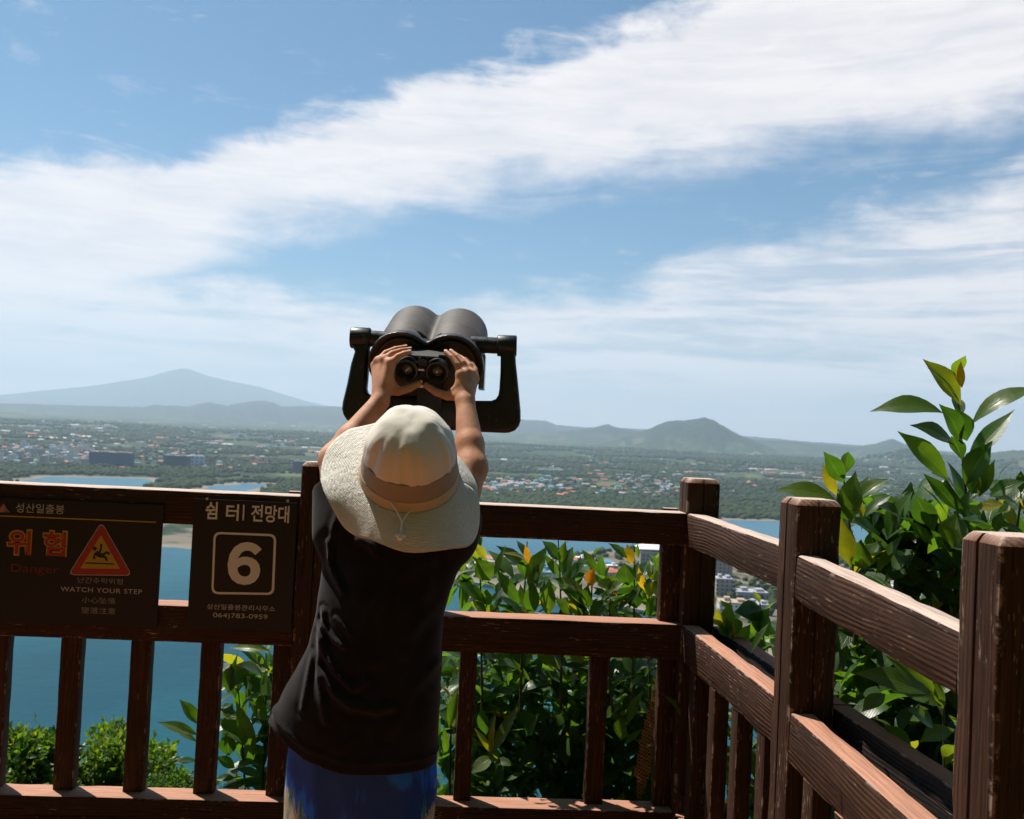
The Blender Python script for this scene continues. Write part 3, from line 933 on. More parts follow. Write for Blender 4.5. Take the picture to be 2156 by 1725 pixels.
class Sign:
    """flat board on fence A; pixel picks become metres on the board's own plane"""

    def __init__(s, label, px0, px1, py0, py1, d, refy):
        s.d = d; s.th = .004
        a, z1 = on_A(px0, py0, d); b_, z0 = on_A(px1, py1, d)
        s.s0 = a; s.z0 = z0
        s.root = empty('warning_sign' if 'warning' in label else 'information_sign', a_pt(a, d, z0)); tag(s.root, label, 'sign')
        s.root.rotation_euler = (0, 0, R(3.3)); bpy.context.view_layer.update()
        v, f = box_vf(0, b_ - a, 0, s.th, 0, z1 - z0)
        link('panel', poly_mesh('panel', v, f), MS_dark, s.root)
        s.w = b_ - a; s.h = z1 - z0

    def uv(s, px, py):
        a, z = on_A(px, py, s.d); return a - s.s0, z - s.z0

    def add(s, o, layer=1):
        o.parent = s.root; o.rotation_euler = (R(90), 0, 0); o.location = (0, -.0007 * layer, 0)

    def poly(s, name, pts, m, layer=1, holes=None):
        loops = [[Vector((*p, 0)) for p in pts]] + [[Vector((*p, 0)) for p in h] for h in (holes or [])]
        flat = [p for l in loops for p in l]; tr = tessellate_polygon(loops)
        me = poly_mesh(name, [(p.x, p.y, 0) for p in flat], [tuple(q) for q in tr])
        bm = bmesh.new(); bm.from_mesh(me); bmesh.ops.recalc_face_normals(bm, faces=bm.faces)
        if bm.faces and bm.faces[0].normal.z < 0: bmesh.ops.reverse_faces(bm, faces=bm.faces)
        bm.to_mesh(me); bm.free()
        o = link(name, me, m); s.add(o, layer); return o

    def text(s, name, body, px0, py0, px1, py1, m, layer=1, bold=0.0, gap=1.0):
        """lettering fitted between the picks of its left-top and right-bottom corners"""
        cu = bpy.data.curves.new(name, 'FONT'); cu.body = body; cu.size = 1; cu.offset = bold; cu.space_character = gap; cu.resolution_u = 4
        to = bpy.data.objects.new(name, cu); C.objects.link(to)
        bpy.context.view_layer.update(); dg = bpy.context.evaluated_depsgraph_get()
        me = bpy.data.meshes.new_from_object(to.evaluated_get(dg)); bpy.data.objects.remove(to)
        me.name = name
        co_ = np.empty(len(me.vertices) * 3, np.float32); me.vertices.foreach_get('co', co_); co_ = co_.reshape(-1, 3)
        lo, hi = co_.min(0), co_.max(0)
        u0, v1 = s.uv(px0, py0); u1, v0 = s.uv(px1, py1)
        co_[:, 0] = u0 + (co_[:, 0] - lo[0]) / (hi[0] - lo[0]) * (u1 - u0)
        co_[:, 1] = v0 + (co_[:, 1] - lo[1]) / (hi[1] - lo[1]) * (v1 - v0); co_[:, 2] = 0
        me.vertices.foreach_set('co', co_.ravel()); me.update()
        o = link(name, me, m); s.add(o, layer); return o


s1 = Sign('dark brown warning sign with red danger writing and yellow slipping triangle', -14, 330, 1048, 1322, -.007, 1200)
s1.text('lettering', '성산일출봉', 34, 1059, 135, 1083, MS_grey)
s1.text('large_lettering', '위 험', 15, 1112, 140, 1176, MS_yel, 1, bold=.055)
s1.text('large_lettering', '위 험', 18, 1115.5, 137, 1172.5, MS_red, 2, bold=.018)
s1.text('lettering', 'Danger', 24, 1187, 124, 1213, MS_dim)
s1.text('lettering', '난간추락위험', 164, 1215, 258, 1231, MS_faint)
s1.text('lettering', 'WATCH YOUR STEP', 128, 1235, 299, 1251.5, MS_grey, gap=1.1)
s1.text('lettering', '小心坠落', 173, 1257, 243, 1272, MS_faint)
s1.text('lettering', '墜落注意', 172, 1278, 243, 1294, MS_faint)
uvs = lambda L, s=s1: [s.uv(*p) for p in L]
s1.poly('line', uvs([(-12, 1084.5), (329, 1098.5), (329, 1101), (-12, 1087)]), MS_yel)


def rtri(k, r, n=5):
    ap, bl, br = [Vector(s1.uv(*p)) for p in ((214, 1098), (143, 1211), (279, 1212.5))]
    c = (ap + bl + br) / 3; P_ = [c + (p - c) * k for p in (ap, bl, br)]; out = []
    for i in range(3):
        p = P_[i]; a = (P_[i - 1] - p).normalized(); b_ = (P_[(i + 1) % 3] - p).normalized()
        for q in range(n + 1):
            t_ = q / n; A_ = p + a * r; B_ = p + b_ * r
            out.append(tuple((A_ * (1 - t_) ** 2 + p * 2 * t_ * (1 - t_) + B_ * t_ ** 2)))
    return out


s1.poly('triangle_edge', rtri(1.0, .022), MS_grey, 1); s1.poly('triangle_border', rtri(.965, .020), MS_red, 2); s1.poly('triangle_field', rtri(.62, .004), MS_yel, 3)


def zz(x, y): return s1.uv(x * .3091, 1019.2 + y * .3091)      # picks from an enlarged view of the board


def limb(pts, w): # polyline with width
    P_ = [Vector(zz(*p)) for p in pts]; L, Rr = [], []
    for i, p in enumerate(P_):
        d = (P_[min(i + 1, len(P_) - 1)] - P_[max(i - 1, 0)]).normalized(); n = Vector((-d.y, d.x)) * w / 2
        L.append(tuple(p + n)); Rr.append(tuple(p - n))
    return L + Rr[::-1]


hc = Vector(zz(648, 440)); s1.poly('falling_figure', [tuple(hc + Vector((math.cos(a), math.sin(a))) * .0062) for a in np.linspace(0, 6.283, 14)[:-1]], MS_ink, 4)
for k_, (pts, w_) in enumerate([([(655, 465), (675, 482), (700, 490)], .014), ([(672, 475), (688, 450), (692, 408)], .006), ([(655, 468), (645, 488), (643, 512)], .006), ([(700, 488), (725, 466), (750, 474)], .007), ([(698, 492), (722, 500), (730, 522)], .007)]):
    s1.poly('falling_figure', limb(pts, w_), MS_ink, 4.3 + .2 * k_)
s1.poly('ground_bar', limb([(583, 537), (780, 545)], .0035), MS_ink, 4)
s1.poly('emblem', uvs([(-8, 1079), (8, 1060), (15, 1073), (12, 1079)]), MS_pink, 1); s1.poly('emblem', uvs([(6, 1079), (15, 1071), (22, 1079)]), MS_blue, 2)

s2 = Sign('brown rest area sign with large white number 6 in a frame', 409, 612, 1050, 1330, -.007, 1200)
s2.text('heading', '쉼', 434, 1056, 457, 1094, MS_pale, bold=.02); s2.text('heading', '터', 477, 1061, 502, 1097, MS_pale, bold=.02)
uv2 = lambda L: [s2.uv(*p) for p in L]
s2.poly('divider', uv2([(512, 1063), (515, 1063), (513.5, 1096), (510.5, 1096)]), MS_pale)
s2.text('heading', '전망대', 530, 1062, 608, 1102, MS_pale, bold=.02)


def rrect(x0, y0, x1, y1, sx, r, n=6):
    """rounded frame from picks; sx leans the bottom left"""
    a, b_, c, d = [Vector(s2.uv(*p)) for p in ((x0 + sx, y0), (x1 + sx, y0 + 5), (x1, y1 + 2), (x0, y1))]
    P_ = [a, d, c, b_]; out = []
    for i in range(4):
        p = P_[i]; e = (P_[i - 1] - p).normalized(); f = (P_[(i + 1) % 4] - p).normalized()
        for q in range(n + 1):
            t_ = q / n; A_ = p + e * r; B_ = p + f * r; out.append(tuple(A_ * (1 - t_) ** 2 + p * 2 * t_ * (1 - t_) + B_ * t_ ** 2))
    return out


s2.poly('number_frame', rrect(445, 1120, 577, 1251, 5, .022), MS_pale, 1, holes=[rrect(449.5, 1124.5, 572, 1246.5, 5, .017)[::-1]])
s2.text('number', '６', 482, 1140, 547, 1233, MS_pale, bold=.045)
s2.text('lettering', '성산일출봉관리사무소', 436, 1271, 579, 1288, MS_grey)
s2.text('lettering', '064)783-0959', 449, 1290, 563, 1307, MS_grey)
for sg_, pts in ((s2, [(436, 1050.5), (606, 1055)]), (s1, [(340, 1056)])):
    for p in pts[:2] if sg_ is s2 else []:
        u, v = sg_.uv(*p); o = MB().lathe([(.004, 0), (.004, -.002), (.002, -.003)], 12).build('screw', MS_grey, sg_.root, True); o.location = (u, -.0005, v)
# ================================================================== TOWER BINOCULARS
M_rub = mat('black_rubber', (.030, .029, .028), .55, .4, fn=lambda t, b: bump(t, b, t.noise(t.new('ShaderNodeTexCoord').outputs['Object'], 900, 2), .25, .0006))
M_hood = mat('brown_rubber', (.075, .066, .058), .62, .4, fn=lambda t, b: (t.put(b.inputs['Base Color'], t.mix(t.ss(t.noise(t.mapv(t.new('ShaderNodeTexCoord').outputs['Object'], (30, 120, 30)), 1, 5, .6), .35, .7), (.050, .041, .034), (.088, .072, .058))), bump(t, b, t.noise(t.new('ShaderNodeTexCoord').outputs['Object'], 700, 2), .2, .0006)))  # mottled brown, lighter than the black rubber
M_cast = mat('black_cast_metal', (.016, .016, .017), .33, .5, fn=lambda t, b: (t.put(b.inputs['Base Color'], t.mix(t.ss(t.noise(t.mapv(t.new('ShaderNodeTexCoord').outputs['Object'], (60, 60, 25)), 1, 6, .75), .56, .66, 0, .8), (.014, .014, .015), (.085, .075, .065))), t.put(b.inputs['Roughness'], t.ss(t.noise(t.new('ShaderNodeTexCoord').outputs['Object'], 30, 4, .6), .3, .7, .28, .5)), bump(t, b, t.noise(t.new('ShaderNodeTexCoord').outputs['Object'], 400, 3), .25, .0008)))
M_lens = mat('coated_lens', (.11, .075, .06), .12, .6); M_light_spot = mat('painted_light_spot', (.8, .85, .9), .25, .5)  # last one: pale colour standing for daylight coming through the eyepiece
M_steel = mat('worn_steel', (.35, .34, .32), .3, .5, .8)

tv = empty('tower_binoculars', (at(910, 880, 2.36).x, 2.36, 0)); bpy.context.view_layer.update()
tag(tv, 'black coin operated lookout binoculars in a U shaped yoke on a post', 'binoculars')
O_ = at(897, 768, 2.34); ax_ = (at(934, 705, 2.64) - O_).normalized()
HX = Vector((1, 0, -.012)); HM = frame(O_, HX, ax_)          # local x right, y along the barrels, z up
ax_ = HM.to_3x3() @ Vector((0, 1, 0))


def hloc(px, py, Y): return HM.inverted() @ at(px, py, Y)


def outline(P, r):
    x, z = P[:, 0], P[:, 2]
    a = np.hypot(x + .061, z) - r; b_ = np.hypot(x - .061, z) - r
    d = smin(a, b_, .018)
    lo = np.maximum(np.abs(x) - .10, np.abs(z + .055) - .045) - .01
    return smin(d, lo, .02)


def housing(P):
    y = P[:, 1]
    r = .0785 - .008 * np.clip((y - .012) / .02, 0, 1) + .0065 * np.clip((y - .07) / .08, 0, 1)
    d = outline(P, r)
    d = smax(d, y - .33, .012); d = smax(d, -y, .006)
    rim = outline(P, .0785)
    cut = np.maximum(rim + .0075, y - .016); d = smax(d, -cut, .004)
    # raised inner ring of the rear plate
    ring = np.maximum(np.abs(rim + .019) - .0035, np.abs(y - .012) - .008); d = smin(d, ring, .003)
    # triangular pocket between the tubes on top
    x, z = P[:, 0], P[:, 2]
    pk = np.maximum(np.maximum(np.abs(x) - (.003 + (y - .030) * .62), -(y - .030)), y - .078); pk = np.maximum(pk, .022 - z)
    return smax(d, -pk, .003)


h_ = sdf_obj('housing', housing, (-.16, -.02, -.125), (.16, .35, .1), .0032, M_hood, tv); h_.matrix_parent_inverse = tv.matrix_world.inverted(); h_.matrix_basis = HM


def hang(o, M):
    o.matrix_basis = M; o.parent = tv; o.matrix_parent_inverse = tv.matrix_world.inverted(); return o


hang(MB().box(-.118, .118, .0165, .02, -.075, .06).build('rear_plate', M_rub, tv), HM)
# dark rear rim proper: a band set round the housing end
rim = sdf_obj('rear_bezel', lambda P: np.maximum(np.abs(outline(P, .0785) + .0015) - .0035, np.abs(P[:, 1] - .003) - .012), (-.16, -.02, -.125), (.16, .03, .1), .0028, M_cast, tv); hang(rim, HM)
# pivots and yoke
lb0, lb1, lb2 = at(739, 711, 2.39), at(780, 713, 2.39), at(812, 716, 2.39)
rb0, rb1, rb2 = at(1088, 729, 2.39), at(1047, 728, 2.39), at(1016, 726, 2.39)
Mw = Matrix.Identity(4)
for a, b_, c in ((lb0, lb1, lb2), (rb0, rb1, rb2)):
    d = (b_ - a).normalized()
    hang(MB().tube([a, a + d * .002, a + d * .003, b_ - d * .003, b_ - d * .002, b_], [.0245, .0265, .027, .027, .0265, .0245], 32).build('pivot_boss', M_cast, tv, True), Mw)
    hang(MB().tube([b_, c + d * .03], [.0205, .0205], 28).build('pivot_pin', M_cast, tv, True), Mw)
YY = 2.39


def z3(x, y): p = at(686 + x * .2091, 607.6 + y * .2091, YY); return (p.x, p.z)


op = [(262, 560), (300, 640), (262, 760), (225, 950), (178, 1150), (172, 1215), (185, 1270), (215, 1320), (265, 1355), (420, 1372), (900, 1405), (1560, 1446), (1800, 1456), (1850, 1452), (1905, 1430), (1945, 1385), (1962, 1330), (1962, 1240), (1940, 1000), (1915, 760), (1905, 560),
      (1760, 560), (1760, 700), (1758, 850), (1748, 1010), (1738, 1075), (1712, 1115), (1668, 1132), (1500, 1132), (1180, 1112), (700, 1085), (520, 1078), (450, 1072), (425, 1050), (416, 1010), (424, 900), (440, 700), (440, 560)]
pts = [z3(*p) for p in op]
tri = tessellate_polygon([[Vector((x, z, 0)) for x, z in pts]]); n_ = len(pts); T = .023
bm = bmesh.new(); vs = [bm.verts.new((x, YY - T, z)) for x, z in pts]; f_ = bm.faces.new(vs)
ex = bmesh.ops.extrude_face_region(bm, geom=[f_]); bmesh.ops.translate(bm, verts=[e for e in ex['geom'] if isinstance(e, bmesh.types.BMVert)], vec=(0, 2 * T, 0))
bmesh.ops.recalc_face_normals(bm, faces=bm.faces)
be = [e for e in bm.edges if abs(e.verts[0].co.y - e.verts[1].co.y) < 1e-6]
bmesh.ops.bevel(bm, geom=be, offset=.013, segments=4, profile=.5, affect='EDGES', clamp_overlap=True)
me = bpy.data.meshes.new('yoke'); bm.to_mesh(me); bm.free(); yo = link('yoke', me, M_cast, tv, True); hang(yo, Mw)
me.set_sharp_from_angle(angle=R(50))
# neck between the yoke and the post, post and foot
nb = at(905, 860, YY); hang(MB().box(nb.x - .031, nb.x + .031, YY - .03, YY + .03, nb.z - .05, nb.z + .075).build('neck', M_cast, tv), Mw)
for q in (-.018, .018): hang(MB().lathe([(.006, 0), (.006, -.004), (.004, -.006)], 12, Matrix.Translation((nb.x + q + .02, YY - .0305, nb.z - .035))).build('bolt', M_steel, tv, True), Mw)
px_ = nb.x; hang(MB().tube([(px_, YY, .016), (px_, YY, nb.z - .04)], [.05, .045], 36).build('post', M_cast, tv, True), Mw)
hang(MB().tube([(px_, YY, .001), (px_, YY, .014), (px_, YY, .018)], [.14, .14, .12], 40).build('foot_plate', M_cast, tv, True), Mw)
# right side cover plate hanging from the housing, gleaming edge
sc0, sc1 = at(1011, 748, 2.43), at(1019, 820, 2.43)
hang(MB().box(sc0.x, sc1.x, 2.41, 2.50, sc1.z, sc0.z).build('side_cover', M_steel, tv), Mw)
# eyepiece unit
eL, eR = hloc(856, 781, 2.255), hloc(920, 785, 2.255)
ec = (eL + eR) / 2
hang(MB().box(ec.x - .052, ec.x + .052, -.058, .015, ec.z - .024, ec.z + .036).build('eyepiece_block', M_rub, tv), HM)
bm_ = MB(); pl = hloc(903, 741, 2.26)
bm_.box(ec.x - .038, ec.x + .038, -.088, -.066, ec.z + .0362, ec.z + .0392); hang(bm_.build('cover_plate', M_rub, tv), HM)
for e in (eL, eR):
    T_ = HM @ Matrix.Translation((e.x, e.y, e.z))
    y0 = -.0; ln = -e.y - .05
    hang(MB().lathe([(.0285, .06), (.0295, .03), (.030, .012), (.0295, .004), (.0265, -.001), (.0225, -.0015), (.019, .003), (.0165, .008), (.0135, .0105), (.013, .012)], 56, cap=False).build('eyepiece', M_cast, tv, True), T_)
    l_ = MB().lathe([(.0001, .0095), (.006, .0102), (.0115, .012)], 40, cap=False).build('lens', M_lens, None, True); hang(l_, T_)
    p_ = MB().lathe([(.0001, .0086), (.0021, .0088), (.0022, .0095)], 20, cap=False).build('painted_light_spot', M_light_spot, None, True); hang(p_, T_ @ Matrix.Translation((-.0015, 0, -.0015)))  # bright dot of passing light, put in as a pale disc
hang(MB().lathe([(.011, 0), (.013, .004), (.013, .03)], 24, HM.inverted() @ frame(HM @ Vector((ec.x + .001, -.082, ec.z + .020)), HM.to_3x3() @ Vector((1, 0, 0)), ax_)).build('focus_wheel', M_rub, tv, True), HM)
hang(MB().box(ec.x - .007, ec.x + .007, -.10, -.085, ec.z + .006, ec.z + .010).build('bracket', M_steel, tv), HM)
hang(MB().box(ec.x - .006, ec.x + .006, -.10, -.085, ec.z - .036, ec.z - .029).build('bracket', M_steel, tv), HM)
hang(MB().lathe([(.0035, 0), (.0042, -.001), (.0042, .02)], 16, Matrix.Translation((ec.x, -.10, ec.z - .021))).build('bolt', M_steel, tv, True), HM)

# ================================================================== THE PERSON
def skin_fn(t, b):
    P = t.new('ShaderNodeTexCoord').outputs['Object']
    n = t.noise(P, 22, 4, .6); n2 = t.noise(P, 600, 3, .6)
    t.put(b.inputs['Base Color'], t.mix(t.ss(n, .3, .7), (.47, .21, .115), (.62, .32, .19)))
    bump(t, b, t.math('ADD', n2, t.math('MULTIPLY', t.noise(P, 160, 3, .6), 1.5)), .25, .0012)


M_skin = mat('skin', rough=.6, spec=.3, fn=skin_fn, **{'Subsurface Weight': .12, 'Subsurface Scale': .01, 'Subsurface Radius': (1, .35, .2)})
pe = empty('person', (at(860, 1700, 2.0).x, 2.0, 0)); bpy.context.view_layer.update()
tag(pe, 'person in cream sun hat, black t-shirt and blue shorts holding the eyepieces with both hands', 'person')


def wear(o): o.matrix_parent_inverse = pe.matrix_world.inverted(); return o


shL, shR = at(722, 1088, 2.04), at(952, 1102, 2.035)
elL, elR = at(704, 968, 2.12), at(994, 985, 2.11)
wrL, wrR = at(800, 846, 2.195), at(980, 850, 2.20)
PIV = at(862, 1640, 2.0)
hipL, hipR = at(795, 1640, 2.01), at(862, 1640, 2.01)
hipL, hipR = at(700, 1660, 2.01), at(830, 1662, 2.01)
neck0, neck1 = at(845, 1090, 2.05), at(858, 1030, 2.02)
head = at(866, 985, 1.985)
haA = Vector((.06, -.67, .74)).normalized()       # crown axis of the tipped back head
faceD = (Vector((0, 1, 0)) - haA * haA.y).normalized()
segs = []                                         # (a, b, ra, rb, k)
segs += [(shL, shR, .040, .040, .02), (at(845, 1140, 2.05), at(800, 1350, 2.02), .072, .072, .03), (at(790, 1140, 2.05), at(750, 1350, 2.02), .062, .065, .03), (at(890, 1140, 2.05), at(840, 1350, 2.02), .062, .065, .03),
         (at(780, 1350, 2.02), at(765, 1610, 2.01), .078, .082, .04), (at(735, 1600, 2.01), at(805, 1600, 2.01), .075, .075, .03), (neck0, neck1, .045, .042, .03)]
kn = []
for hp, sx in ((hipL, -1), (hipR, 1)):
    k_ = Vector((hp.x + sx * .01, 1.99, .34)); an = Vector((hp.x + sx * .015, 2.0, .075)); to = an + Vector((sx * .02, .12, -.045))
    segs += [(hp, k_, .072, .050, .04), (k_, k_ + (an - k_) * .35 + Vector((0, -.012, 0)), .048, .047, .02), (k_ + (an - k_) * .35 + Vector((0, -.012, 0)), an, .047, .031, .02), (an + Vector((0, -.025, -.035)), to, .028, .020, .02), (an, an + Vector((0, -.02, -.03)), .031, .028, .01)]
    kn.append((an, to))
for s_, e_, w_, in ((shL, elL, wrL), (shR, elR, wrR)):
    mid = e_ + (w_ - e_) * .35
    segs += [(s_, e_, .044, .033, .02), (e_, mid, .033, .0315, .015), (mid, w_, .0315, .0215, .01)]
# hands: chains of joints in image picks with depth; radii in metres
dp = 2.235
LH = dict(idx=[(822, 765, 2.222), (838, 751, 2.228), (851, 745, 2.236), (861, 742, 2.246)], mid=[(808, 758, 2.236), (826, 745, 2.244), (845, 739, 2.254), (862, 736, 2.266)],
          rin=[(797, 761, 2.250), (812, 744, 2.262), (833, 735, 2.276), (853, 731, 2.288)], lit=[(790, 770, 2.262), (800, 754, 2.276), (816, 743, 2.288), (832, 737, 2.298)],
          thu=[(812, 822, 2.215), (838, 824, 2.232), (862, 818, 2.244), (882, 808, 2.252)])
RH = dict(idx=[(970, 790, 2.222), (962, 768, 2.228), (951, 752, 2.238), (939, 742, 2.250)], mid=[(983, 786, 2.236), (975, 765, 2.244), (963, 751, 2.256), (950, 741, 2.268)],
          rin=[(993, 788, 2.250), (989, 770, 2.262), (979, 759, 2.276), (967, 751, 2.290)], lit=[(1000, 797, 2.262), (1001, 780, 2.276), (994, 767, 2.288), (981, 757, 2.300)],
          thu=[(968, 834, 2.215), (942, 834, 2.232), (918, 826, 2.244), (897, 812, 2.252)])
fr = dict(idx=(.0092, .0078, .0070, .0058), mid=(.0094, .0080, .0071, .0058), rin=(.0090, .0076, .0067, .0055), lit=(.0080, .0068, .0060, .0050), thu=(.0125, .0105, .0090, .0070))
fing = []; palm = []
nails = []
for H, wr in ((LH, wrL), (RH, wrR)):
    for nme, ch in H.items():
        q = [at(*c) for c in ch]; r_ = fr[nme]
        for i in range(3): fing.append((q[i], q[i + 1], r_[i], r_[i + 1]))
        if nme != 'thu':
            palm.append((q[0], wr + (q[0] - wr) * .22, .0100, .0150))
        else:
            palm.append((q[0], wr, .0145, .0170))
            palm.append((q[0], at(*H['idx'][0]), .0120, .0105)); palm.append((q[1], q[0] * .5 + at(*H['idx'][0]) * .5, .0085, .010))
        nails.append((q[2], q[3], r_[3]))
    qs = [at(*H[k][0]) for k in ('idx', 'mid', 'rin', 'lit')]
    for i in range(3): palm.append((qs[i], qs[i + 1], .0088, .0085))


def body(P):
    d = np.full(len(P), 9.0, np.float32)
    for a, b_, ra, rb, k in segs: d = smin(d, sd_cone(P, a, b_, ra, rb), k)
    # skull, jaw and face
    hd = sd_ell(P, head, (.073, .08, .085))
    jw = sd_cone(P, head + faceD * .02 - haA * .045, head + faceD * .052 - haA * .062, .048, .03); hd = smin(hd, jw, .03)
    X_ = v3((1, 0, 0)); nose = sd_cone(P, head + faceD * .078 + haA * .005, head + faceD * .093 - haA * .022, .006, .010); hd = smin(hd, nose, .012)
    for sx in (-1, 1):
        ey = head + faceD * .083 + haA * .008 + Vector((sx * .029, 0, 0)); hd = smax(hd, -sd_ell(P, ey, (.014, .014, .014)), .008)
        ear = head + Vector((sx * .075, 0, 0)) - haA * .01; hd = smin(hd, sd_ell(P, ear, (.009, .02, .026)), .006)
    lip = sd_cone(P, head + faceD * .076 - haA * .046 + Vector((-.016, 0, 0)), head + faceD * .076 - haA * .046 + Vector((.016, 0, 0)), .006, .006); hd = smin(hd, lip, .008)
    d = smin(d, hd, .02)
    near = (P[:, 2] > 1.2) & (P[:, 1] > 2.08)
    if near.any():
        Q = P[near]; dq = d[near]; dpm = np.full(len(Q), 9.0, np.float32)
        for a, b_, ra, rb in palm: dpm = smin(dpm, sd_cone(Q, a, b_, ra, rb), .009)
        dq = smin(dq, dpm, .012)
        df = np.full(len(Q), 9.0, np.float32)
        for a, b_, ra, rb in fing: df = smin(df, sd_cone(Q, a, b_, ra, rb), .0010)
        d[near] = smin(dq, df, .005)
    return d


bo = sdf_obj('body', body, (-.62, 1.78, -.01), (.18, 2.34, 1.56), .0023, M_skin, pe); wear(bo)
M_nail = mat('nail', (.62, .36, .28), .3, .5); M_eye = mat('eye_white', (.7, .68, .65), .2, .5)
for a, b_, r_ in nails:
    d = (b_ - a).normalized(); n = (CAM - b_); n = (n - d * n.dot(d)).normalized() * .35 + Vector((0, 0, .9)); n = (n - d * n.dot(d)).normalized()
    M_ = frame(b_ + n * (r_ * .86) + d * .0005, d, n)
    o = MB().add([(-.005, 0, -.0038), (.0035, 0, -.0040), (.0055, -.0004, 0), (.0035, 0, .0040), (-.005, 0, .0038), (-.005, .0012, 0), (.0035, .0013, 0)], [(0, 5, 6, 1), (5, 4, 3, 6), (1, 6, 2), (6, 3, 2)]).build('nail', M_nail, pe, True); o.matrix_basis = M_; wear(o)
for sx in (-1, 1):
    c = head + faceD * .071 + haA * .008 + Vector((sx * .029, 0, 0)); bm = bmesh.new(); bmesh.ops.create_uvsphere(bm, u_segments=16, v_segments=10, radius=.012); me = bpy.data.meshes.new('eye'); bm.to_mesh(me); bm.free()
    o = link('eye', me, M_eye, pe, True); o.location = c; wear(o)
M_hair = mat('dark_hair', (.012, .009, .007), .5, .4)


def hair(P):
    d = sd_ell(P, head - faceD * .006 + haA * .003, (.080, .087, .092)); q = P - v3(head)
    cut = (q @ v3(faceD)) - .035 + .5 * np.minimum(q @ v3(haA), 0); return np.maximum(smax(d, cut, .01), -(q @ v3(haA)) - .07)


wear(sdf_obj('hair', hair, (head.x - .12, head.y - .13, head.z - .13), (head.x + .12, head.y + .13, head.z + .13), .005, M_hair, pe))

# ---- t-shirt: a loft through the outline, with sleeves, folds and an open hem
rows = [(1020, 735, 968), (1050, 712, 985), (1085, 690, 996), (1120, 676, 992), (1150, 667, 984), (1200, 663, 966), (1250, 661, 944), (1300, 656, 930), (1370, 640, 926), (1450, 601, 923), (1530, 562, 920), (1600, 552, 918), (1660, 545, 917), (1720, 540, 916)]
zr, cr, hr = [], [], []
for y, xl, xr in rows:
    a, b_ = at(xl, y, 1.97), at(xr, y, 1.97); zr.append((a.z + b_.z) / 2); cr.append((a.x + b_.x) / 2); hr.append((b_.x - a.x) / 2)
zr, cr, hr = [np.array(q[::-1]) for q in (zr, cr, hr)]
fold = [([(662, 1303), (664, 1333), (690, 1359), (720, 1374)], .010, .006), ([(694, 1314), (731, 1348)], .006, .005), ([(658, 1340), (671, 1393), (698, 1427), (739, 1462), (769, 1442)], .013, .009), ([(671, 1434), (698, 1468), (735, 1494), (791, 1505), (818, 1500)], .014, .011),
        ([(656, 1359), (658, 1434), (679, 1528)], .010, .008), ([(640, 1400), (634, 1440), (626, 1509)], .007, .006), ([(668, 1153), (673, 1205), (709, 1258)], .010, .009), ([(742, 1145), (769, 1157), (780, 1175)], .010, .009), ([(690, 1085), (678, 1130), (672, 1190)], .007, .007),
        ([(900, 1200), (880, 1300), (850, 1390)], .006, .014), ([(915, 1420), (860, 1470), (820, 1560)], .006, .012), ([(740, 1560), (700, 1590)], .006, .012), ([(905, 1180), (820, 1230), (760, 1330)], .005, .014), ([(905, 1300), (800, 1400), (760, 1420)], .005, .014)]
fold = [([at(x, y, 1.87) for x, y in L], a, s_) for L, a, s_ in fold]


def hem(P): # signed height above the slanted hem
    x = P[:, 0]; hx = np.array([at(553, 1547, 1.9).x, at(640, 1603, 1.9).x, at(720, 1630, 1.9).x, at(915, 1640, 1.9).x]); hz = np.array([at(553, 1547, 1.9).z, at(640, 1603, 1.9).z, at(720, 1630, 1.9).z, at(915, 1640, 1.9).z])
    return P[:, 2] - np.interp(x, hx, hz)


def shirt0(P):
    x, y, z = P.T
    c = np.interp(z, zr, cr); hx = np.interp(z, zr, hr); hy = np.interp(z, [.5, .8, 1.0, 1.12, 1.2], [.118, .108, .108, .098, .075])
    yc = np.interp(z, [.5, .8, 1.1, 1.2], [2.005, 2.005, 2.045, 2.05])
    u = (x - c) / hx; v = (y - yc) / hy
    n = 2.3; k = (np.abs(u) ** n + np.abs(v) ** n) ** (1 / n)
    d = (k - 1) * np.minimum(hx, hy) * .8
    d = smax(d, z - 1.19, .05)
    for s_, e_ in ((shL, elL), (shR, elR)):
        E_ = s_ + (e_ - s_) * (.46 if e_.x < -.25 else .22); dd = sd_cone(P, s_ - Vector((0, 0, .03)), E_, .060 if e_.x < -.25 else .050, .056 if e_.x < -.25 else .050)
        ez = (P - v3(E_)) @ v3((e_ - s_).normalized()); dd = np.maximum(dd, ez - .004); d = smin(d, dd, .03)
    return d


def shirt(P):
    d = shirt0(P)
    m = np.abs(d) < .05
    if m.any():
        Q = P[m]; add = np.zeros(len(Q), np.float32); bk = np.clip((2.02 - Q[:, 1]) / .04, 0, 1)
        for L, amp, sg in fold:
            dm = np.full(len(Q), 9.0)
            for a, b_ in zip(L[:-1], L[1:]):
                ax2, az2 = a.x, a.z; ex, ez = b_.x - a.x, b_.z - a.z
                h = np.clip(((Q[:, 0] - ax2) * ex + (Q[:, 2] - az2) * ez) / (ex * ex + ez * ez), 0, 1)
                dm = np.minimum(dm, np.hypot(Q[:, 0] - ax2 - ex * h, Q[:, 2] - az2 - ez * h))
            sg *= .8; add += .6 * amp * np.exp(-(dm / sg) ** 2) - amp * .2 * np.exp(-((dm - sg * 2.2) / sg) ** 2)
        wr_ = (fbm(Q[:, 0] * 9 + Q[:, 2] * 5, Q[:, 2] * 7 - Q[:, 0] * 4, 3, 2.2) - .5) * .007
        d = d.astype(np.float32); d[m] -= (add * bk + wr_).astype(np.float32)
    hm = hem(P); d = d - (.0030 * np.exp(-((hm - .026) / .0045) ** 2)).astype(np.float32); d = np.maximum(d, -hm)
    cav = np.maximum(d + .007, hm - .05); d = np.maximum(d, -cav)
    return d


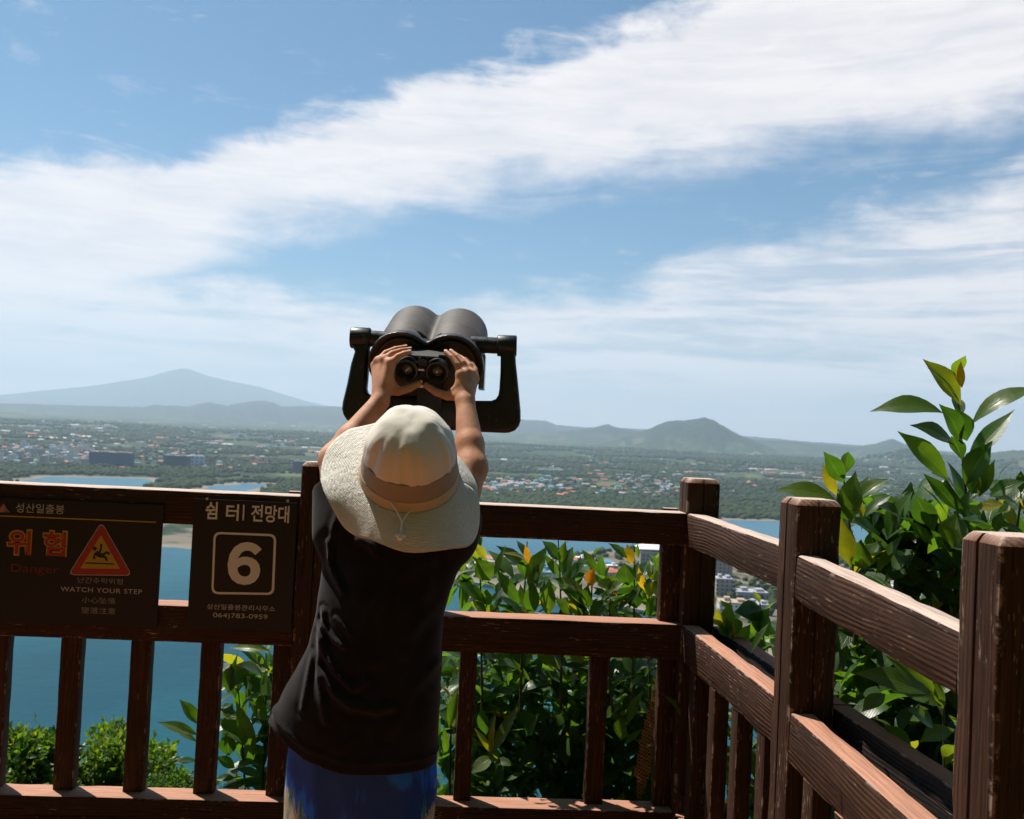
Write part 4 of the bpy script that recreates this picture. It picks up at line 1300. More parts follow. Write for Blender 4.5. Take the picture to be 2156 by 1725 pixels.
def cloth_fn(t, b):
    P = t.new('ShaderNodeTexCoord').outputs['Object']
    n = t.noise(P, 700, 3, .7); n2 = t.noise(P, 14, 4, .6)
    t.put(b.inputs['Base Color'], t.mix(t.ss(n2, .3, .7), (.011, .009, .009), (.019, .016, .016))); bump(t, b, t.math('ADD', t.math('MULTIPLY', n, .4), t.math('MULTIPLY', n2, 2.0)), .4, .002)


M_shirt = mat('black_cotton', rough=.95, spec=.1, fn=cloth_fn, **{'Sheen Weight': .08, 'Sheen Roughness': .5})
wear(sdf_obj('t_shirt', shirt, (-.66, 1.82, .50), (.12, 2.16, 1.24), .0042, M_shirt, pe, lip=1.3))
hemp = []
for i in range(41):
    x = at(556, 1547, 1.9).x + (at(910, 1640, 1.9).x - at(556, 1547, 1.9).x) * i / 40
    hemp.append(x)


def shorts(P):
    x, y, z = P.T
    zz_ = [.25, .42, .55, .75]
    c = np.interp(z, [at(0, 1725, 2.0).z, at(0, 1600, 2.0).z], [at(753, 1725, 2.0).x, at(763, 1600, 2.0).x])
    hx = np.interp(z, [.3, at(0, 1725, 2.0).z, at(0, 1600, 2.0).z], [.165, .155, .150])
    k = np.sqrt(((x - c) / hx) ** 2 + ((y - 2.005) / .105) ** 2); d = (k - 1) * .1
    for sx in (-1, 1):
        lg = np.hypot((x - (c + sx * .082)) * .95, y - 2.0) - .082; d = smin(d, lg, .02) if False else d
    gap = np.maximum(np.abs(x - c) - .012, z - .46); d = smax(d, -gap, .02)
    d -= ((fbm(x * 14, z * 5, 3, 1.1) - .5) * .02).astype(np.float32)
    d = np.maximum(d, z - .70); d = np.maximum(d, .33 - z)
    return np.maximum(d, -np.maximum(d + .006, z - .40))


def short_fn(t, b):
    P = t.new('ShaderNodeTexCoord').outputs['Object']; x, y, z = t.xyz(P)[:3]
    st = t.noise(t.mapv(P, (60, 20, 9), (0, R(-35), 0)), 1, 6, .7, .4); big = t.noise(t.mapv(P, (9, 4, 7), (0, R(30), 0), (.3, 0, .2)), 1, 3, .5)
    s2_ = t.math('ADD', t.math('MULTIPLY', st, .35), t.math('MULTIPLY', big, .65))
    # pale splash print low on both sides
    sd = t.math('ABSOLUTE', t.math('SUBTRACT', x, at(760, 1700, 2).x)); low = t.math('ADD', t.math('MULTIPLY', sd, 1.0), t.math('MULTIPLY', t.math('SUBTRACT', .62, z), .9))
    m_ = t.ss(t.math('ADD', t.math('ADD', low, t.math('MULTIPLY', st, .22)), t.math('MULTIPLY', big, .14)), .34, .352)
    c = t.mix(t.ss(s2_, .5, .58), (.004, .045, .30), (.006, .14, .80)); c = t.mix(m_, c, t.mix(t.ss(st, .45, .6), (.48, .42, .30), (.01, .16, .22)))
    t.put(b.inputs['Base Color'], c)


M_short = mat('blue_swim_fabric', rough=.6, spec=.3, fn=short_fn)
wear(sdf_obj('shorts', shorts, (-.54, 1.86, .30), (-.06, 2.15, .74), .0045, M_short, pe, lip=1.3))
M_shoe = mat('grey_sandal', (.08, .08, .09), .7)
for an, to in kn:
    wear(sdf_obj('shoe', lambda P, an=an, to=to: np.maximum(np.maximum(smin(sd_cone(P, an + Vector((0, -.03, -.04)), to, .040, .034), sd_cone(P, an + Vector((0, -.01, -.03)), an + Vector((0, -.005, .0)), .04, .04), .02), -P[:, 2] + .002), P[:, 2] - .085), (an.x - .08, an.y - .12, -.005), (an.x + .1, an.y + .22, .1), .006, M_shoe, pe))

# ---- sun hat
hc = at(862, 998, 1.93)
e1 = (Vector((1, 0, 0)) - haA * haA.x).normalized(); e2 = haA.cross(e1)


def hpt(rho, th, h, sx=1.0):
    return hc + e1 * (rho * math.cos(th)) + e2 * (rho * math.sin(th)) + haA * h


def inter(x, xs, ys): return float(np.interp(x, xs, ys))


TH = [0, 35, 70, 110, 135, 160, 180, 215, 250, 285, 315, 340, 360]
BR = [.158, .142, .14, .172, .198, .188, .178, .166, .163, .180, .190, .176, .158]          # brim radius
BD = [1.05, .8, .4, .14, .08, .12, .22, .42, .50, .42, .52, .88, 1.05]                    # brim droop slope
CH = [(.0, .148), (.02, .1475), (.040, .143), (.060, .131), (.076, .113), (.086, .092), (.091, .070), (.0925, .058), (.0935, .052), (.096, .030), (.098, .016), (.0985, .006), (.100, .0), (.101, -.006)]


def hat_fn(base, quilt):
    def fn(t, b):
        uvn = t.new('ShaderNodeUVMap'); u, v, _ = t.xyz(uvn.outputs[0])[:3]
        P = t.new('ShaderNodeTexCoord').outputs['Object']
        if quilt:
            n = t.noise(P, 55, 3, .6, .5)
            rings = t.math('SINE', t.math('MULTIPLY', t.math('ADD', v, t.math('MULTIPLY', n, .002)), 2 * math.pi / .0056))
            puck = t.noise(t.vec(t.math('MULTIPLY', u, 60.0), t.math('MULTIPLY', v, 210.0), 0), 1, 3, .6)
            h = t.math('ADD', t.math('MULTIPLY', t.math('ABSOLUTE', rings), .5), t.math('MULTIPLY', puck, 2.2))
            bump(t, b, h, .75, .0036)
            t.put(b.inputs['Base Color'], t.mix(t.ss(t.math('ABSOLUTE', rings), 0, .35), [k * .88 for k in base], base))
        else:
            n = t.noise(P, 1100, 2, .6); n2 = t.noise(P, 60, 4, .6); bump(t, b, t.math('ADD', t.math('MULTIPLY', n, .3), n2), .3, .0015)
    return fn


M_hat = mat('cream_cotton', (.74, .69, .61), .9, .15, fn=hat_fn((.76, .73, .68), False))
M_brim = mat('quilted_cotton', (.66, .60, .51), .92, .15, fn=hat_fn((.78, .74, .67), True))
M_band = mat('tan_band', (.55, .43, .29), .9, .15, fn=hat_fn((.5, .4, .3), False))


def net_fn(t, b):
    uvn = t.new('ShaderNodeUVMap'); u, v, _ = t.xyz(uvn.outputs[0])[:3]
    a = t.math('SINE', t.math('MULTIPLY', u, 2 * math.pi * 420)); c_ = t.math('SINE', t.math('MULTIPLY', v, 2 * math.pi / .0016))
    g = t.math('MULTIPLY', t.math('MULTIPLY', a, c_), .5)
    t.put(b.inputs['Base Color'], t.mix(t.math('ADD', g, .5), (.20, .145, .11), (.44, .36, .29)))


M_net = mat('vent_mesh', rough=.8, fn=net_fn)
NT_ = 180
rng_w = [rnd.random() * 6 for _ in range(8)]


def crown_ring(rho, h, th):
    # gathered pleats near the seam, soft dents higher up
    g = 0.0
    if .02 < rho and h > .056:
        k = math.exp(-((h - .085) / .03) ** 2)
        g = -k * (.0030 * max(0, float(fbm(th * 2.6, 3.1, 3)) - .45) * 6 * (.5 + .5 * math.sin(th * 21 + 3 * math.sin(th * 2.3))) + .0012 * math.sin(th * 7 + 1))
    dent = ((float(fbm(3 + 1.3 * math.cos(th) * rho / .05, 3 + 1.3 * math.sin(th) * rho / .05, 2)) - .5) * .010 * (1 if h > .09 else .35 if h > .066 else .0))
    return hpt(max(0, rho + g + dent * .6), th, h + dent + g)


def loft(name, prof, fn, m, sub):
    v = []; f = []; uvs_ = []
    P_ = []
    for (r0, h0), (r1, h1) in zip(prof[:-1], prof[1:]):
        for k in range(sub): P_.append((r0 + (r1 - r0) * k / sub, h0 + (h1 - h0) * k / sub))
    P_.append(prof[-1]); s_ = 0; S_ = [0]
    for a, b_ in zip(P_[:-1], P_[1:]): s_ += math.hypot(b_[0] - a[0], b_[1] - a[1]); S_.append(s_)
    for j, (r_, h) in enumerate(P_):
        for i in range(NT_ + 1): v.append(fn(r_, h, 2 * math.pi * i / NT_)); uvs_.append((i / NT_, S_[j]))
    for j in range(len(P_) - 1):
        for i in range(NT_): a = j * (NT_ + 1) + i; f.append((a, a + NT_ + 1, a + NT_ + 2, a + 1))
    me = poly_mesh(name, v, f); ul = me.uv_layers.new(name='UVMap')
    li = np.empty(len(me.loops), np.int32); me.loops.foreach_get('vertex_index', li); ul.data.foreach_set('uv', np.array(uvs_, np.float32)[li].ravel())
    o = link(name, me, m, None, True)
    md = o.modifiers.new('thick', 'SOLIDIFY'); md.thickness = .0022; md.offset = -1
    return o


from mathutils import interpolate as _ip
def smoothprof(p, n=4):
    out = []
    for i in range(len(p) - 1):
        p0, p1, p2, p3 = [Vector(p[max(0, min(len(p) - 1, k))]) for k in (i - 1, i, i + 1, i + 2)]
        for k in range(n):
            t_ = k / n; out.append(tuple(.5 * (2 * p1 + (p2 - p0) * t_ + (2 * p0 - 5 * p1 + 4 * p2 - p3) * t_ ** 2 + (3 * p1 - p0 - 3 * p2 + p3) * t_ ** 3)))
    return out + [p[-1]]


cp = smoothprof(CH[:8], 4)
hat = loft('sun_hat', [(max(r_, .0005), h) for r_, h in cp], crown_ring, M_hat, 1); hat.parent = pe; wear(hat)
hc_parts = []
o = loft('vent_net', [(.0922, .060), (.0940, .044), (.0960, .028), (.0972, .016)], lambda r_, h, th: hpt(r_, th, h), M_net, 3); hc_parts.append(o)
o = loft('band', [(.0978, .0175), (.0988, .015), (.0998, .006), (.1012, -.006), (.1018, -.010)], lambda r_, h, th: hpt(r_, th, h), M_band, 3); hc_parts.append(o)


def brim_pt(q, _, th):
    d = math.degrees(th) % 360; Rb = inter(d, TH, BR); sl_ = inter(d, TH, BD)
    rho = .1005 + (Rb - .1005) * q; x = rho - .1005
    wave = .009 * math.sin(th * 4 + .7) * q ** 1.5 + .006 * math.sin(th * 7 + 2) * q ** 2 + .010 * (float(fbm(5 + 2 * math.cos(th), 5 + 2 * math.sin(th), 3)) - .5) * q
    L = (Rb - .1) * 1.05; ang = math.atan(sl_)
    # the brim falls away progressively
    return hpt(.1005 + x * math.cos(ang * (.6 + .4 * q)) * 1.05, th, -.005 - x * math.sin(ang * (.6 + .5 * q)) * 1.1 + wave)


v_prof = [(i / 16, 0) for i in range(17)]
o = loft('brim', v_prof, brim_pt, M_brim, 1); hc_parts.append(o)
# uv v must be metres across the brim
ul = o.data.uv_layers[0]; a_ = np.empty(len(ul.data) * 2, np.float32); ul.data.foreach_get('uv', a_); a_[1::2] *= .072; ul.data.foreach_set('uv', a_)
M_cord = mat('white_cord', (.75, .75, .85), .7, .3); M_tog = mat('white_toggle', (.82, .80, .74), .4, .5)
c1_ = brim_pt(.0, 0, R(262)) + haA * .012; c0_ = hpt(.100, R(256), .012) ; c4 = hpt(.100, R(280), .004)
kn_ = brim_pt(.35, 0, R(270)) + haA * .010; tg = brim_pt(.72, 0, R(270)) + haA * .008
m = MB(); m.tube([c0_ + haA * .002, c0_ * .45 + kn_ * .55 + haA * .004, kn_, tg], .0017, 8); m.tube([c4, c4 * .4 + kn_ * .6 + haA * .004, kn_ + e1 * .0015, tg + e1 * .002], .0015, 8)
hc_parts.append(m.build('cord', M_cord, None, True))
m = MB(); m.lathe([(.004, -.001), (.005, .0), (.005, .008), (.004, .009)], 18, frame(tg + haA * .001, e1, -e2)); m.lathe([(.003, -.010), (.0035, -.009), (.0035, .009), (.003, .010)], 14, frame(tg + haA * .002, e2, e1)); hc_parts.append(m.build('toggle', M_tog, None, True))
bpy.context.view_layer.update()
for o in hc_parts: o.parent = hat; o.matrix_parent_inverse = hat.matrix_world.inverted()
# ================================================================== SHRUBS
def leaf_fn(t, b):
    at_ = t.new('ShaderNodeAttribute', attribute_name='tint'); k = at_.outputs['Fac']
    uvn = t.new('ShaderNodeUVMap'); u, v, _ = t.xyz(uvn.outputs[0])[:3]
    P = t.new('ShaderNodeNewGeometry').outputs['Position']
    n = t.noise(P, 60, 3, .6)
    cr = t.new('ShaderNodeValToRGB'); t.put(cr.inputs[0], k); e = cr.color_ramp.elements
    e[0].position = 0; e[0].color = (.016, .042, .009, 1); e[1].position = .35; e[1].color = (.040, .098, .015, 1)
    for p, c in ((.6, (.085, .135, .018)), (.8, (.26, .22, .02)), (1.0, (.42, .12, .02))):
        q = e.new(p); q.color = (*c, 1)
    au = t.math('ABSOLUTE', t.math('SUBTRACT', u, .5))
    mid = t.ss(au, .0, .035, 1, 0)
    veins = t.math('ABSOLUTE', t.math('SINE', t.math('MULTIPLY', t.math('SUBTRACT', v, t.math('MULTIPLY', au, .55)), 42)))
    c = t.mix(t.ss(n, .35, .65, 0, .35), cr.outputs[0], t.mix(.5, cr.outputs[0], (.02, .05, .008)))
    c = t.mix(t.math('MULTIPLY', mid, .5), c, (.12, .17, .04)); t.put(b.inputs['Base Color'], c)
    bump(t, b, t.math('ADD', t.math('MULTIPLY', t.ss(veins, 0, .35), .5), t.math('ADD', t.math('MULTIPLY', mid, -.8), t.math('MULTIPLY', n, .7))), .45, .0016)
    tr = t.new('ShaderNodeBsdfTranslucent'); t.put(tr.inputs['Color'], t.mix(1.0, t.mix(.0, c, c), (3.3, 3.1, .9), 'MULTIPLY'))
    mx = t.new('ShaderNodeMixShader'); mx.inputs[0].default_value = .44
    t.l.new(b.outputs[0], mx.inputs[1]); t.l.new(tr.outputs[0], mx.inputs[2])
    t.l.new(mx.outputs[0], t.n['Material Output'].inputs['Surface'])


M_leaf = mat('glossy_leaf', rough=.36, spec=.45, fn=leaf_fn)
M_stem = mat('green_stem', (.045, .055, .02), .6)
M_bark = mat('brown_bark', (.08, .05, .03), .8)
NL = 9
_prof = [.02, .36, .68, .90, 1.0, .97, .82, .55, .24, .02]


class Leaves:
    def __init__(s): s.v = []; s.f = []; s.t = []; s.uv = []

    def leaf(s, base, tip, width, nrm, tint, arch=.12, fold=.35, curl=0.0, n=8, rough=.02):
        base, tip = Vector(base), Vector(tip); ax = tip - base; L = ax.length
        if L < 1e-5: return
        ax /= L; N = Vector(nrm); N = (N - ax * N.dot(ax))
        if N.length < 1e-3: N = ax.orthogonal()
        N.normalize(); Sd = ax.cross(N); o = len(s.v); ph = rnd.random() * 6
        for i in range(n + 1):
            q = i / n; w_ = width / 2 * inter(q, [k / 9 for k in range(10)], _prof)
            c = base + ax * (L * q) + N * (L * arch * 4 * q * (1 - q) * (1 - .25 * q)) - N * (L * curl * q * q)
            fd = fold * (1 - .35 * q)
            for j, sgn in enumerate((-1, -.5, 0, .5, 1)):
                zig = 1 + (rough * (.5 + .5 * math.sin(i * 2.6 + ph + j)) if abs(sgn) == 1 else 0)
                off = abs(sgn)
                p = c + Sd * (sgn * w_ * zig * math.cos(fd * off)) + N * (w_ * off * math.sin(fd) * (1 if off < 1 else .85) + .04 * w_ * math.sin(ph + i * 1.3 + j))
                s.v.append(p); s.uv.append((.5 + sgn * .5, q)); s.t.append(tint)
        for i in range(n):
            for j in range(4):
                a = o + i * 5 + j; s.f.append((a, a + 1, a + 6, a + 5))

    def small(s, base, d, L, w_, nrm, tint):
        d = Vector(d).normalized(); N = Vector(nrm); N = (N - d * N.dot(d)).normalized(); Sd = d.cross(N); o = len(s.v); b_ = Vector(base)
        for p, u in ((b_, (.5, 0)), (b_ + d * L * .45 + Sd * w_ / 2 + N * w_ * .18, (1, .5)), (b_ + d * L - N * L * .12, (.5, 1)), (b_ + d * L * .45 - Sd * w_ / 2 + N * w_ * .18, (0, .5)), (b_ + d * L * .5, (.5, .5))):
            s.v.append(p); s.uv.append(u); s.t.append(tint)
        s.f += [(o, o + 1, o + 4, o + 3), (o + 4, o + 1, o + 2, o + 3)]

    def build(s, name, parent, smooth=True):
        me = poly_mesh(name, s.v, s.f); ul = me.uv_layers.new(name='UVMap')
        li = np.empty(len(me.loops), np.int32); me.loops.foreach_get('vertex_index', li)
        ul.data.foreach_set('uv', np.array(s.uv, np.float32)[li].ravel())
        a = me.attributes.new('tint', 'FLOAT', 'POINT'); a.data.foreach_set('value', np.array(s.t, np.float32))
        o = link(name, me, M_leaf, parent, smooth); return o


def tintr(p_bright=.10, p_yel=.008):
    r_ = rnd.random()
    if r_ < p_yel: return rnd.uniform(.78, 1.0)
    if r_ < p_yel + p_bright: return rnd.uniform(.5, .72)
    return rnd.uniform(.05, .45)


def rv(s=1.0): return Vector((rnd.uniform(-s, s), rnd.uniform(-s, s), rnd.uniform(-s, s)))


def sprig(lv, st, top, bot, n, L, droop=.2, bright=.10, yel=.008, wd=.42, topn=3):
    """upright shoot: stem from bot to top with whorled broad leaves"""
    top, bot = Vector(top), Vector(bot); mid = (top + bot) / 2 + rv(.02)
    pts = [bot * (1 - q) ** 2 + mid * 2 * q * (1 - q) + top * q * q for q in [i / 8 for i in range(9)]]
    st.tube(pts, [.0055 - .0035 * i / 8 for i in range(9)], 6, cap=True)
    ph = rnd.random() * 6.28
    for i in range(n):
        q = 1 - (i / n) ** 1.05; k = q * 8; j = min(7, int(k)); b_ = pts[j].lerp(pts[j + 1], k - j); d = (pts[j + 1] - pts[j]).normalized()
        ph += 2.4 + rnd.uniform(-.4, .4); out = Vector((math.cos(ph), math.sin(ph), 0)); out = (out - d * out.dot(d)).normalized()
        up = 1.6 if i < topn else rnd.uniform(.25, .95)
        dd = (d * up + out + Vector((0, 0, -droop * rnd.random())) + rv(.15)).normalized()
        ln = L * rnd.uniform(.7, 1.1) * (.62 if i < topn else 1)
        lv.leaf(b_ + out * .003, b_ + dd * ln, ln * wd * rnd.uniform(.85, 1.15), d + rv(.35), rnd.uniform(.5, .7) if i < topn and rnd.random() < .6 else tintr(bright, yel), rnd.uniform(.02, .14), rnd.uniform(.15, .6), rnd.uniform(0, .25), 9)


def depx(x, y, D): return at(x, y, D)


def shrub(label, hero, D, sprigs, seed, fill=None, group=None, L=.12):
    """hero: picked leaves (base, tip, width, tint[, depth shift, arch]); sprigs: list of (top px, bottom px, depth, leaves)"""
    rnd.seed(seed)
    c = at(*(sprigs[0][0]), sprigs[0][2]); base = empty('leafy_shrub', (c.x, c.y, -.2)); bpy.context.view_layer.update()
    tag(base, label, 'shrub', group)
    lv = Leaves(); st = MB()
    for h in hero:
        (bx, by), (tx, ty), w_, tint = h[:4]; dd = h[4] if len(h) > 4 else 0; ar = h[5] if len(h) > 5 else rnd.uniform(.02, .10)
        B_, T_ = at(bx, by, D + dd), at(tx, ty, D + dd + rnd.uniform(-.05, .02)); wm = w_ / F * D
        vdir = (CAM - B_).normalized(); N = vdir * .8 + Vector((-.25, 0, .75)) + rv(.25)
        if ar < 0: N = -N; ar = -ar
        lv.leaf(B_, T_, wm * 1.35, N, tint, ar, rnd.uniform(.2, .5), 0, 9)
    for (tp, bt, d_, n) in sprigs:
        sprig(lv, st, at(*tp, d_), at(*bt, d_ + .03), n, L * rnd.uniform(.85, 1.1))
    if fill:
        for (x0, x1, y0, y1, d0, d1, n) in fill:
            for _ in range(n):
                p = at(rnd.uniform(x0, x1), rnd.uniform(y0, y1), rnd.uniform(d0, d1)); dr = (rv(1) + Vector((0, -.25, .35))).normalized(); ln = L * rnd.uniform(.7, 1.1)
                lv.leaf(p, p + dr * ln, ln * .42, Vector((0, 0, 1)) + rv(.8), tintr(.08, .004), rnd.uniform(.02, .12), rnd.uniform(.1, .5), rnd.uniform(0, .2), 7)
    o = lv.build('foliage', base); o.matrix_parent_inverse = base.matrix_world.inverted()
    if st.v:
        o2 = st.build('stem', M_stem, base, True); o2.matrix_parent_inverse = base.matrix_world.inverted()
    return base


def z8(x, y): return (1568 + x * .3182, 725.2 + y * .3182)
def z7(x, y): return (1372 + x * .4432, 960.4 + y * .4432)
def zb(x, y): return (882 + x * .2545, 1078 + y * .2545)
def z6(x, y): return (921.2 + x * .4092, 1019.2 + y * .4092)
def z0(x, y): return (x * .2909, 1313.2 + y * .2909)


def HL(f, k, rows): return [(f(*r_[0]), f(*r_[1]), r_[2] * k, r_[3], *r_[4:]) for r_ in rows]


h1 = HL(z8, .3182, [((1430, 405), (1178, 98), 150, .66, 0, .05), ((1420, 385), (1200, 150), 70, .45, -.01, .04), ((1437, 290), (1430, 105), 44, .9), ((1312, 455), (828, 446), 125, .50, 0, .16), ((1500, 530), (1960, 285), 115, .52, 0, .16), ((1430, 650), (1285, 395), 130, .30), ((1470, 800), (1790, 430), 105, .34, 0, .03),
               ((1390, 670), (1092, 535), 120, .12, .02, .10), ((1345, 895), (1010, 575), 130, .46, -.01, .06), ((1460, 930), (1640, 640), 130, .38), ((1550, 1010), (1655, 765), 70, .55), ((1470, 640), (1400, 420), 110, .35), ((1420, 1110), (1180, 855), 85, .22, 0, .05), ((1420, 1000), (1230, 850), 120, .15, .03),
               ((1500, 990), (1600, 800), 150, .18, .03), ((1440, 1100), (1330, 880), 140, .1, .04), ((1380, 1345), (1405, 1110), 150, .50, -.02), ((1240, 1330), (1080, 1165), 60, .3), ((1240, 1200), (1130, 1000), 120, .2, .02), ((1250, 1240), (1190, 1020), 80, .3), ((1480, 1200), (1490, 960), 120, .15, .03), ((1350, 1150), (1160, 930), 40, .45)])
h2 = HL(z8, .3182, [((605, 1030), (198, 962), 105, .54, 0, .12), ((608, 1000), (515, 790), 62, .80, .005), ((655, 915), (522, 710), 95, .33, 0, .03), ((670, 890), (590, 760), 40, .5), ((700, 1175), (735, 840), 125, .52, -.01), ((740, 1045), (957, 888), 95, .50, 0, .10), ((700, 1170), (610, 985), 110, .25), ((735, 1100), (750, 930), 60, .4),
               ((695, 1465), (640, 1145), 100, .70, -.01, .02), ((785, 1150), (985, 985), 65, .3), ((780, 1490), (770, 1290), 130, .42), ((790, 1495), (905, 1300), 130, .45), ((700, 1175), (890, 1255), 110, .38), ((945, 1285), (1110, 975), 120, .42, -.01), ((868, 1520), (1050, 1255), 70, .5), ((975, 1500), (1110, 1365), 120, .5), ((850, 1210), (900, 1120), 70, .3), ((1000, 1050), (1060, 1000), 50, .3)])
h3 = HL(z8, .3182, [((1700, 1070), (1505, 1085), 60, .76), ((1715, 1060), (1575, 1050), 50, .72), ((1620, 1010), (1860, 905), 85, .36, 0, .14), ((1650, 1215), (1410, 1155), 70, .35), ((1810, 1070), (1640, 1010), 60, .5), ((1850, 1120), (1790, 1000), 50, .82), ((1700, 1260), (1480, 1300), 80, .4), ((1848, 1250), (1700, 1190), 60, .5), ((1660, 1240), (1700, 1110), 60, .25)])
h4 = HL(z7, .4432, [((1355, 1140), (1105, 945), 85, .56, 0, .08), ((1310, 1130), (960, 1030), 95, .42, 0, .10), ((1390, 1190), (1170, 1120), 75, .45, 0, .14), ((1440, 1300), (1270, 1362), 75, .54, 0, .10), ((1235, 1398), (1098, 1270), 60, .38), ((1290, 1550), (1140, 1455), 40, .4), ((1350, 1140), (1445, 1050), 50, .55), ((1385, 1200), (1350, 1050), 40, .56), ((1340, 1290), (1210, 1200), 60, .35), ((1110, 1130), (1000, 1215), 60, .5), ((1440, 1480), (1375, 1425), 30, .5), ((1440, 1270), (1410, 1230), 30, .55),
               ((900, 1050), (880, 1010), 20, .6), ((470, 940), (560, 790), 26, .4)])
M_s1 = shrub('tall leafy shoot rising highest at the right with yellow green top leaves', h1, 2.32, [((2013, 800), (2045, 1250), 2.33, 5), ((2100, 1010), (2080, 1400), 2.5, 9), ((2010, 1080), (2000, 1450), 2.5, 10)], 5,
              [(1880, 2170, 1070, 1340, 2.40, 2.75, 130), (1760, 2200, 1330, 1800, 2.55, 3.1, 420)], L=.145)
shrub('bushy shoots with a long leaf and yellow leaf behind the middle post', h2, 2.42, [((1775, 1000), (1800, 1350), 2.44, 5), ((1870, 1080), (1850, 1380), 2.55, 10), ((1930, 1050), (1900, 1400), 2.6, 10)], 6,
      [(1775, 1960, 1085, 1270, 2.5, 2.75, 80), (1700, 1990, 1240, 1500, 2.6, 3.0, 180)], L=.145)
shrub('yellowish leaves and brown twig at the right edge above the nearest post', h3, 2.2, [((2150, 1040), (2120, 1300), 2.25, 7), ((2190, 1060), (2180, 1350), 2.3, 9)], 8, [(2060, 2230, 1090, 1250, 2.3, 2.6, 50)], L=.13)
shrub('shaded leaves seen between the rails beside the nearest post', h4, 2.05, [((1985, 1420), (1990, 1800), 2.15, 4), ((1900, 1560), (1920, 1850), 2.3, 6)], 10, [(1760, 2120, 1420, 1900, 2.35, 2.8, 190), (1650, 2100, 1550, 1950, 2.5, 3.0, 300)], L=.14)
h5 = HL(zb, .2545, [((590, 570), (480, 388), 130, .45), ((905, 620), (1062, 280), 120, .52, 0, .05), ((925, 860), (945, 560), 100, .32), ((1065, 865), (1077, 553), 100, .50, -.01), ((868, 800), (838, 598), 55, .5), ((840, 770), (640, 468), 75, .35, 0, .08), ((1160, 545), (1030, 340), 55, .40), ((1185, 520), (1275, 290), 95, .15), ((1160, 400), (1020, 240), 100, .12), ((1180, 420), (1215, 240), 60, .5),
               ((620, 540), (720, 275), 50, .5), ((560, 400), (440, 250), 60, .70), ((470, 450), (385, 430), 60, .60), ((900, 400), (690, 340), 40, .74), ((905, 430), (880, 270), 45, .92), ((560, 760), (320, 572), 80, .34), ((560, 840), (440, 730), 60, .6), ((780, 860), (650, 830), 40, .66), ((640, 690), (700, 560), 60, .4), ((640, 800), (730, 680), 40, .35), ((880, 450), (640, 280), 80, .22), ((990, 640), (1000, 420), 100, .12, .02), ((960, 860), (840, 790), 50, .66)])
h6 = HL(zb, .2545, [((1375, 675), (1108, 550), 100, .64, 0, .07), ((1400, 612), (1452, 468), 85, .97), ((1475, 500), (1350, 312), 60, .45), ((1500, 745), (1752, 543), 75, .5, 0, .05), ((1545, 640), (1562, 535), 90, .55), ((1640, 835), (1812, 668), 65, .48), ((1762, 432), (1722, 268), 72, .86), ((1725, 385), (1565, 258), 60, .3), ((1817, 385), (1813, 262), 36, .6), ((1892, 722), (1962, 488), 75, .68), ((1865, 645), (1818, 460), 55, .85), ((1855, 600), (1957, 566), 40, .35), ((1730, 610), (1700, 420), 130, .3), ((1312, 860), (1208, 700), 45, .74), ((1275, 862), (1118, 700), 60, .45),
               ((1400, 790), (1400, 600), 100, .4), ((1640, 700), (1600, 590), 30, .95), ((1900, 870), (1960, 690), 70, .4), ((1420, 870), (1560, 720), 90, .45), ((1960, 620), (2010, 460), 60, .2), ((1880, 860), (1890, 780), 60, .4), ((1240, 560), (1390, 400), 90, .2), ((1800, 800), (1760, 600), 120, .08, .03), ((1380, 800), (1180, 640), 130, .1, .03), ((1560, 660), (1640, 560), 30, .5), ((1340, 860), (1330, 700), 70, .15, .02), ((1740, 800), (1850, 560), 60, .3)])
h7 = HL(z6, .4092, [((280, 1395), (427, 1128), 52, .64, -.04), ((272, 1385), (190, 1258), 28, .72, -.04), ((283, 1395), (300, 1192), 30, .84, -.04), ((285, 1402), (172, 1492), 55, .62, -.04), ((285, 1430), (400, 1450), 40, .4), ((60, 1255), (105, 1052), 45, .42), ((250, 1290), (225, 1150), 50, .35), ((265, 1300), (300, 1180), 40, .3), ((300, 1560), (340, 1440), 50, .42), ((340, 1530), (450, 1485), 30, .42), ((265, 1590), (175, 1560), 26, .5), ((270, 1625), (172, 1608), 16, .6), ((945, 1320), (960, 1190), 70, .5), ((975, 1240), (1060, 1060), 42, .46), ((985, 1060), (1075, 975), 30, .5), ((870, 1205), (940, 1130), 50, .5), ((960, 1345), (1060, 1260), 30, .45), ((1080, 1180), (1020, 1110), 34, .6), ((480, 1020), (385, 900), 22, .45), ((455, 940), (490, 880), 24, .6), ((460, 1300), (520, 1180), 60, .3), ((590, 1195), (655, 1172), 10, .5), ((20, 960), (75, 880), 34, .4), ((40, 1400), (30, 1240), 30, .45), ((1065, 990), (1100, 950), 30, .55)])
sp5 = [((1010, 1130), (1015, 1500), 3.42, 11), ((1110, 1140), (1095, 1500), 3.40, 9), ((1175, 1130), (1180, 1500), 3.45, 9)]
sp6 = [((1250, 1170), (1245, 1500), 3.4, 9), ((1335, 1150), (1330, 1500), 3.4, 9), ((1375, 1190), (1370, 1520), 3.5, 9), ((1285, 1260), (1290, 1500), 3.35, 7)]
shrub('upright green shoots filling the gap just right of the person', h5, 3.36, sp5, 12, [(935, 1215, 1200, 1330, 3.40, 3.8, 62), (925, 1215, 1370, 1760, 3.55, 4.3, 800)], L=.15)
shrub('shoots with orange leaves beside the corner post, between the upper rails', h6, 3.36, sp6, 13, [(1200, 1420, 1220, 1330, 3.40, 3.8, 62), (1200, 1430, 1370, 1760, 3.55, 4.3, 700)], L=.15)
shrub('low shoot with bright yellow green tips between the lower balusters', h7, 3.42, [((1040, 1590), (1045, 1760), 3.45, 8), ((950, 1480), (945, 1720), 3.5, 7), ((1310, 1500), (1320, 1720), 3.5, 7)], 14, [(925, 1400, 1420, 1750, 3.5, 3.7, 70)], L=.13)
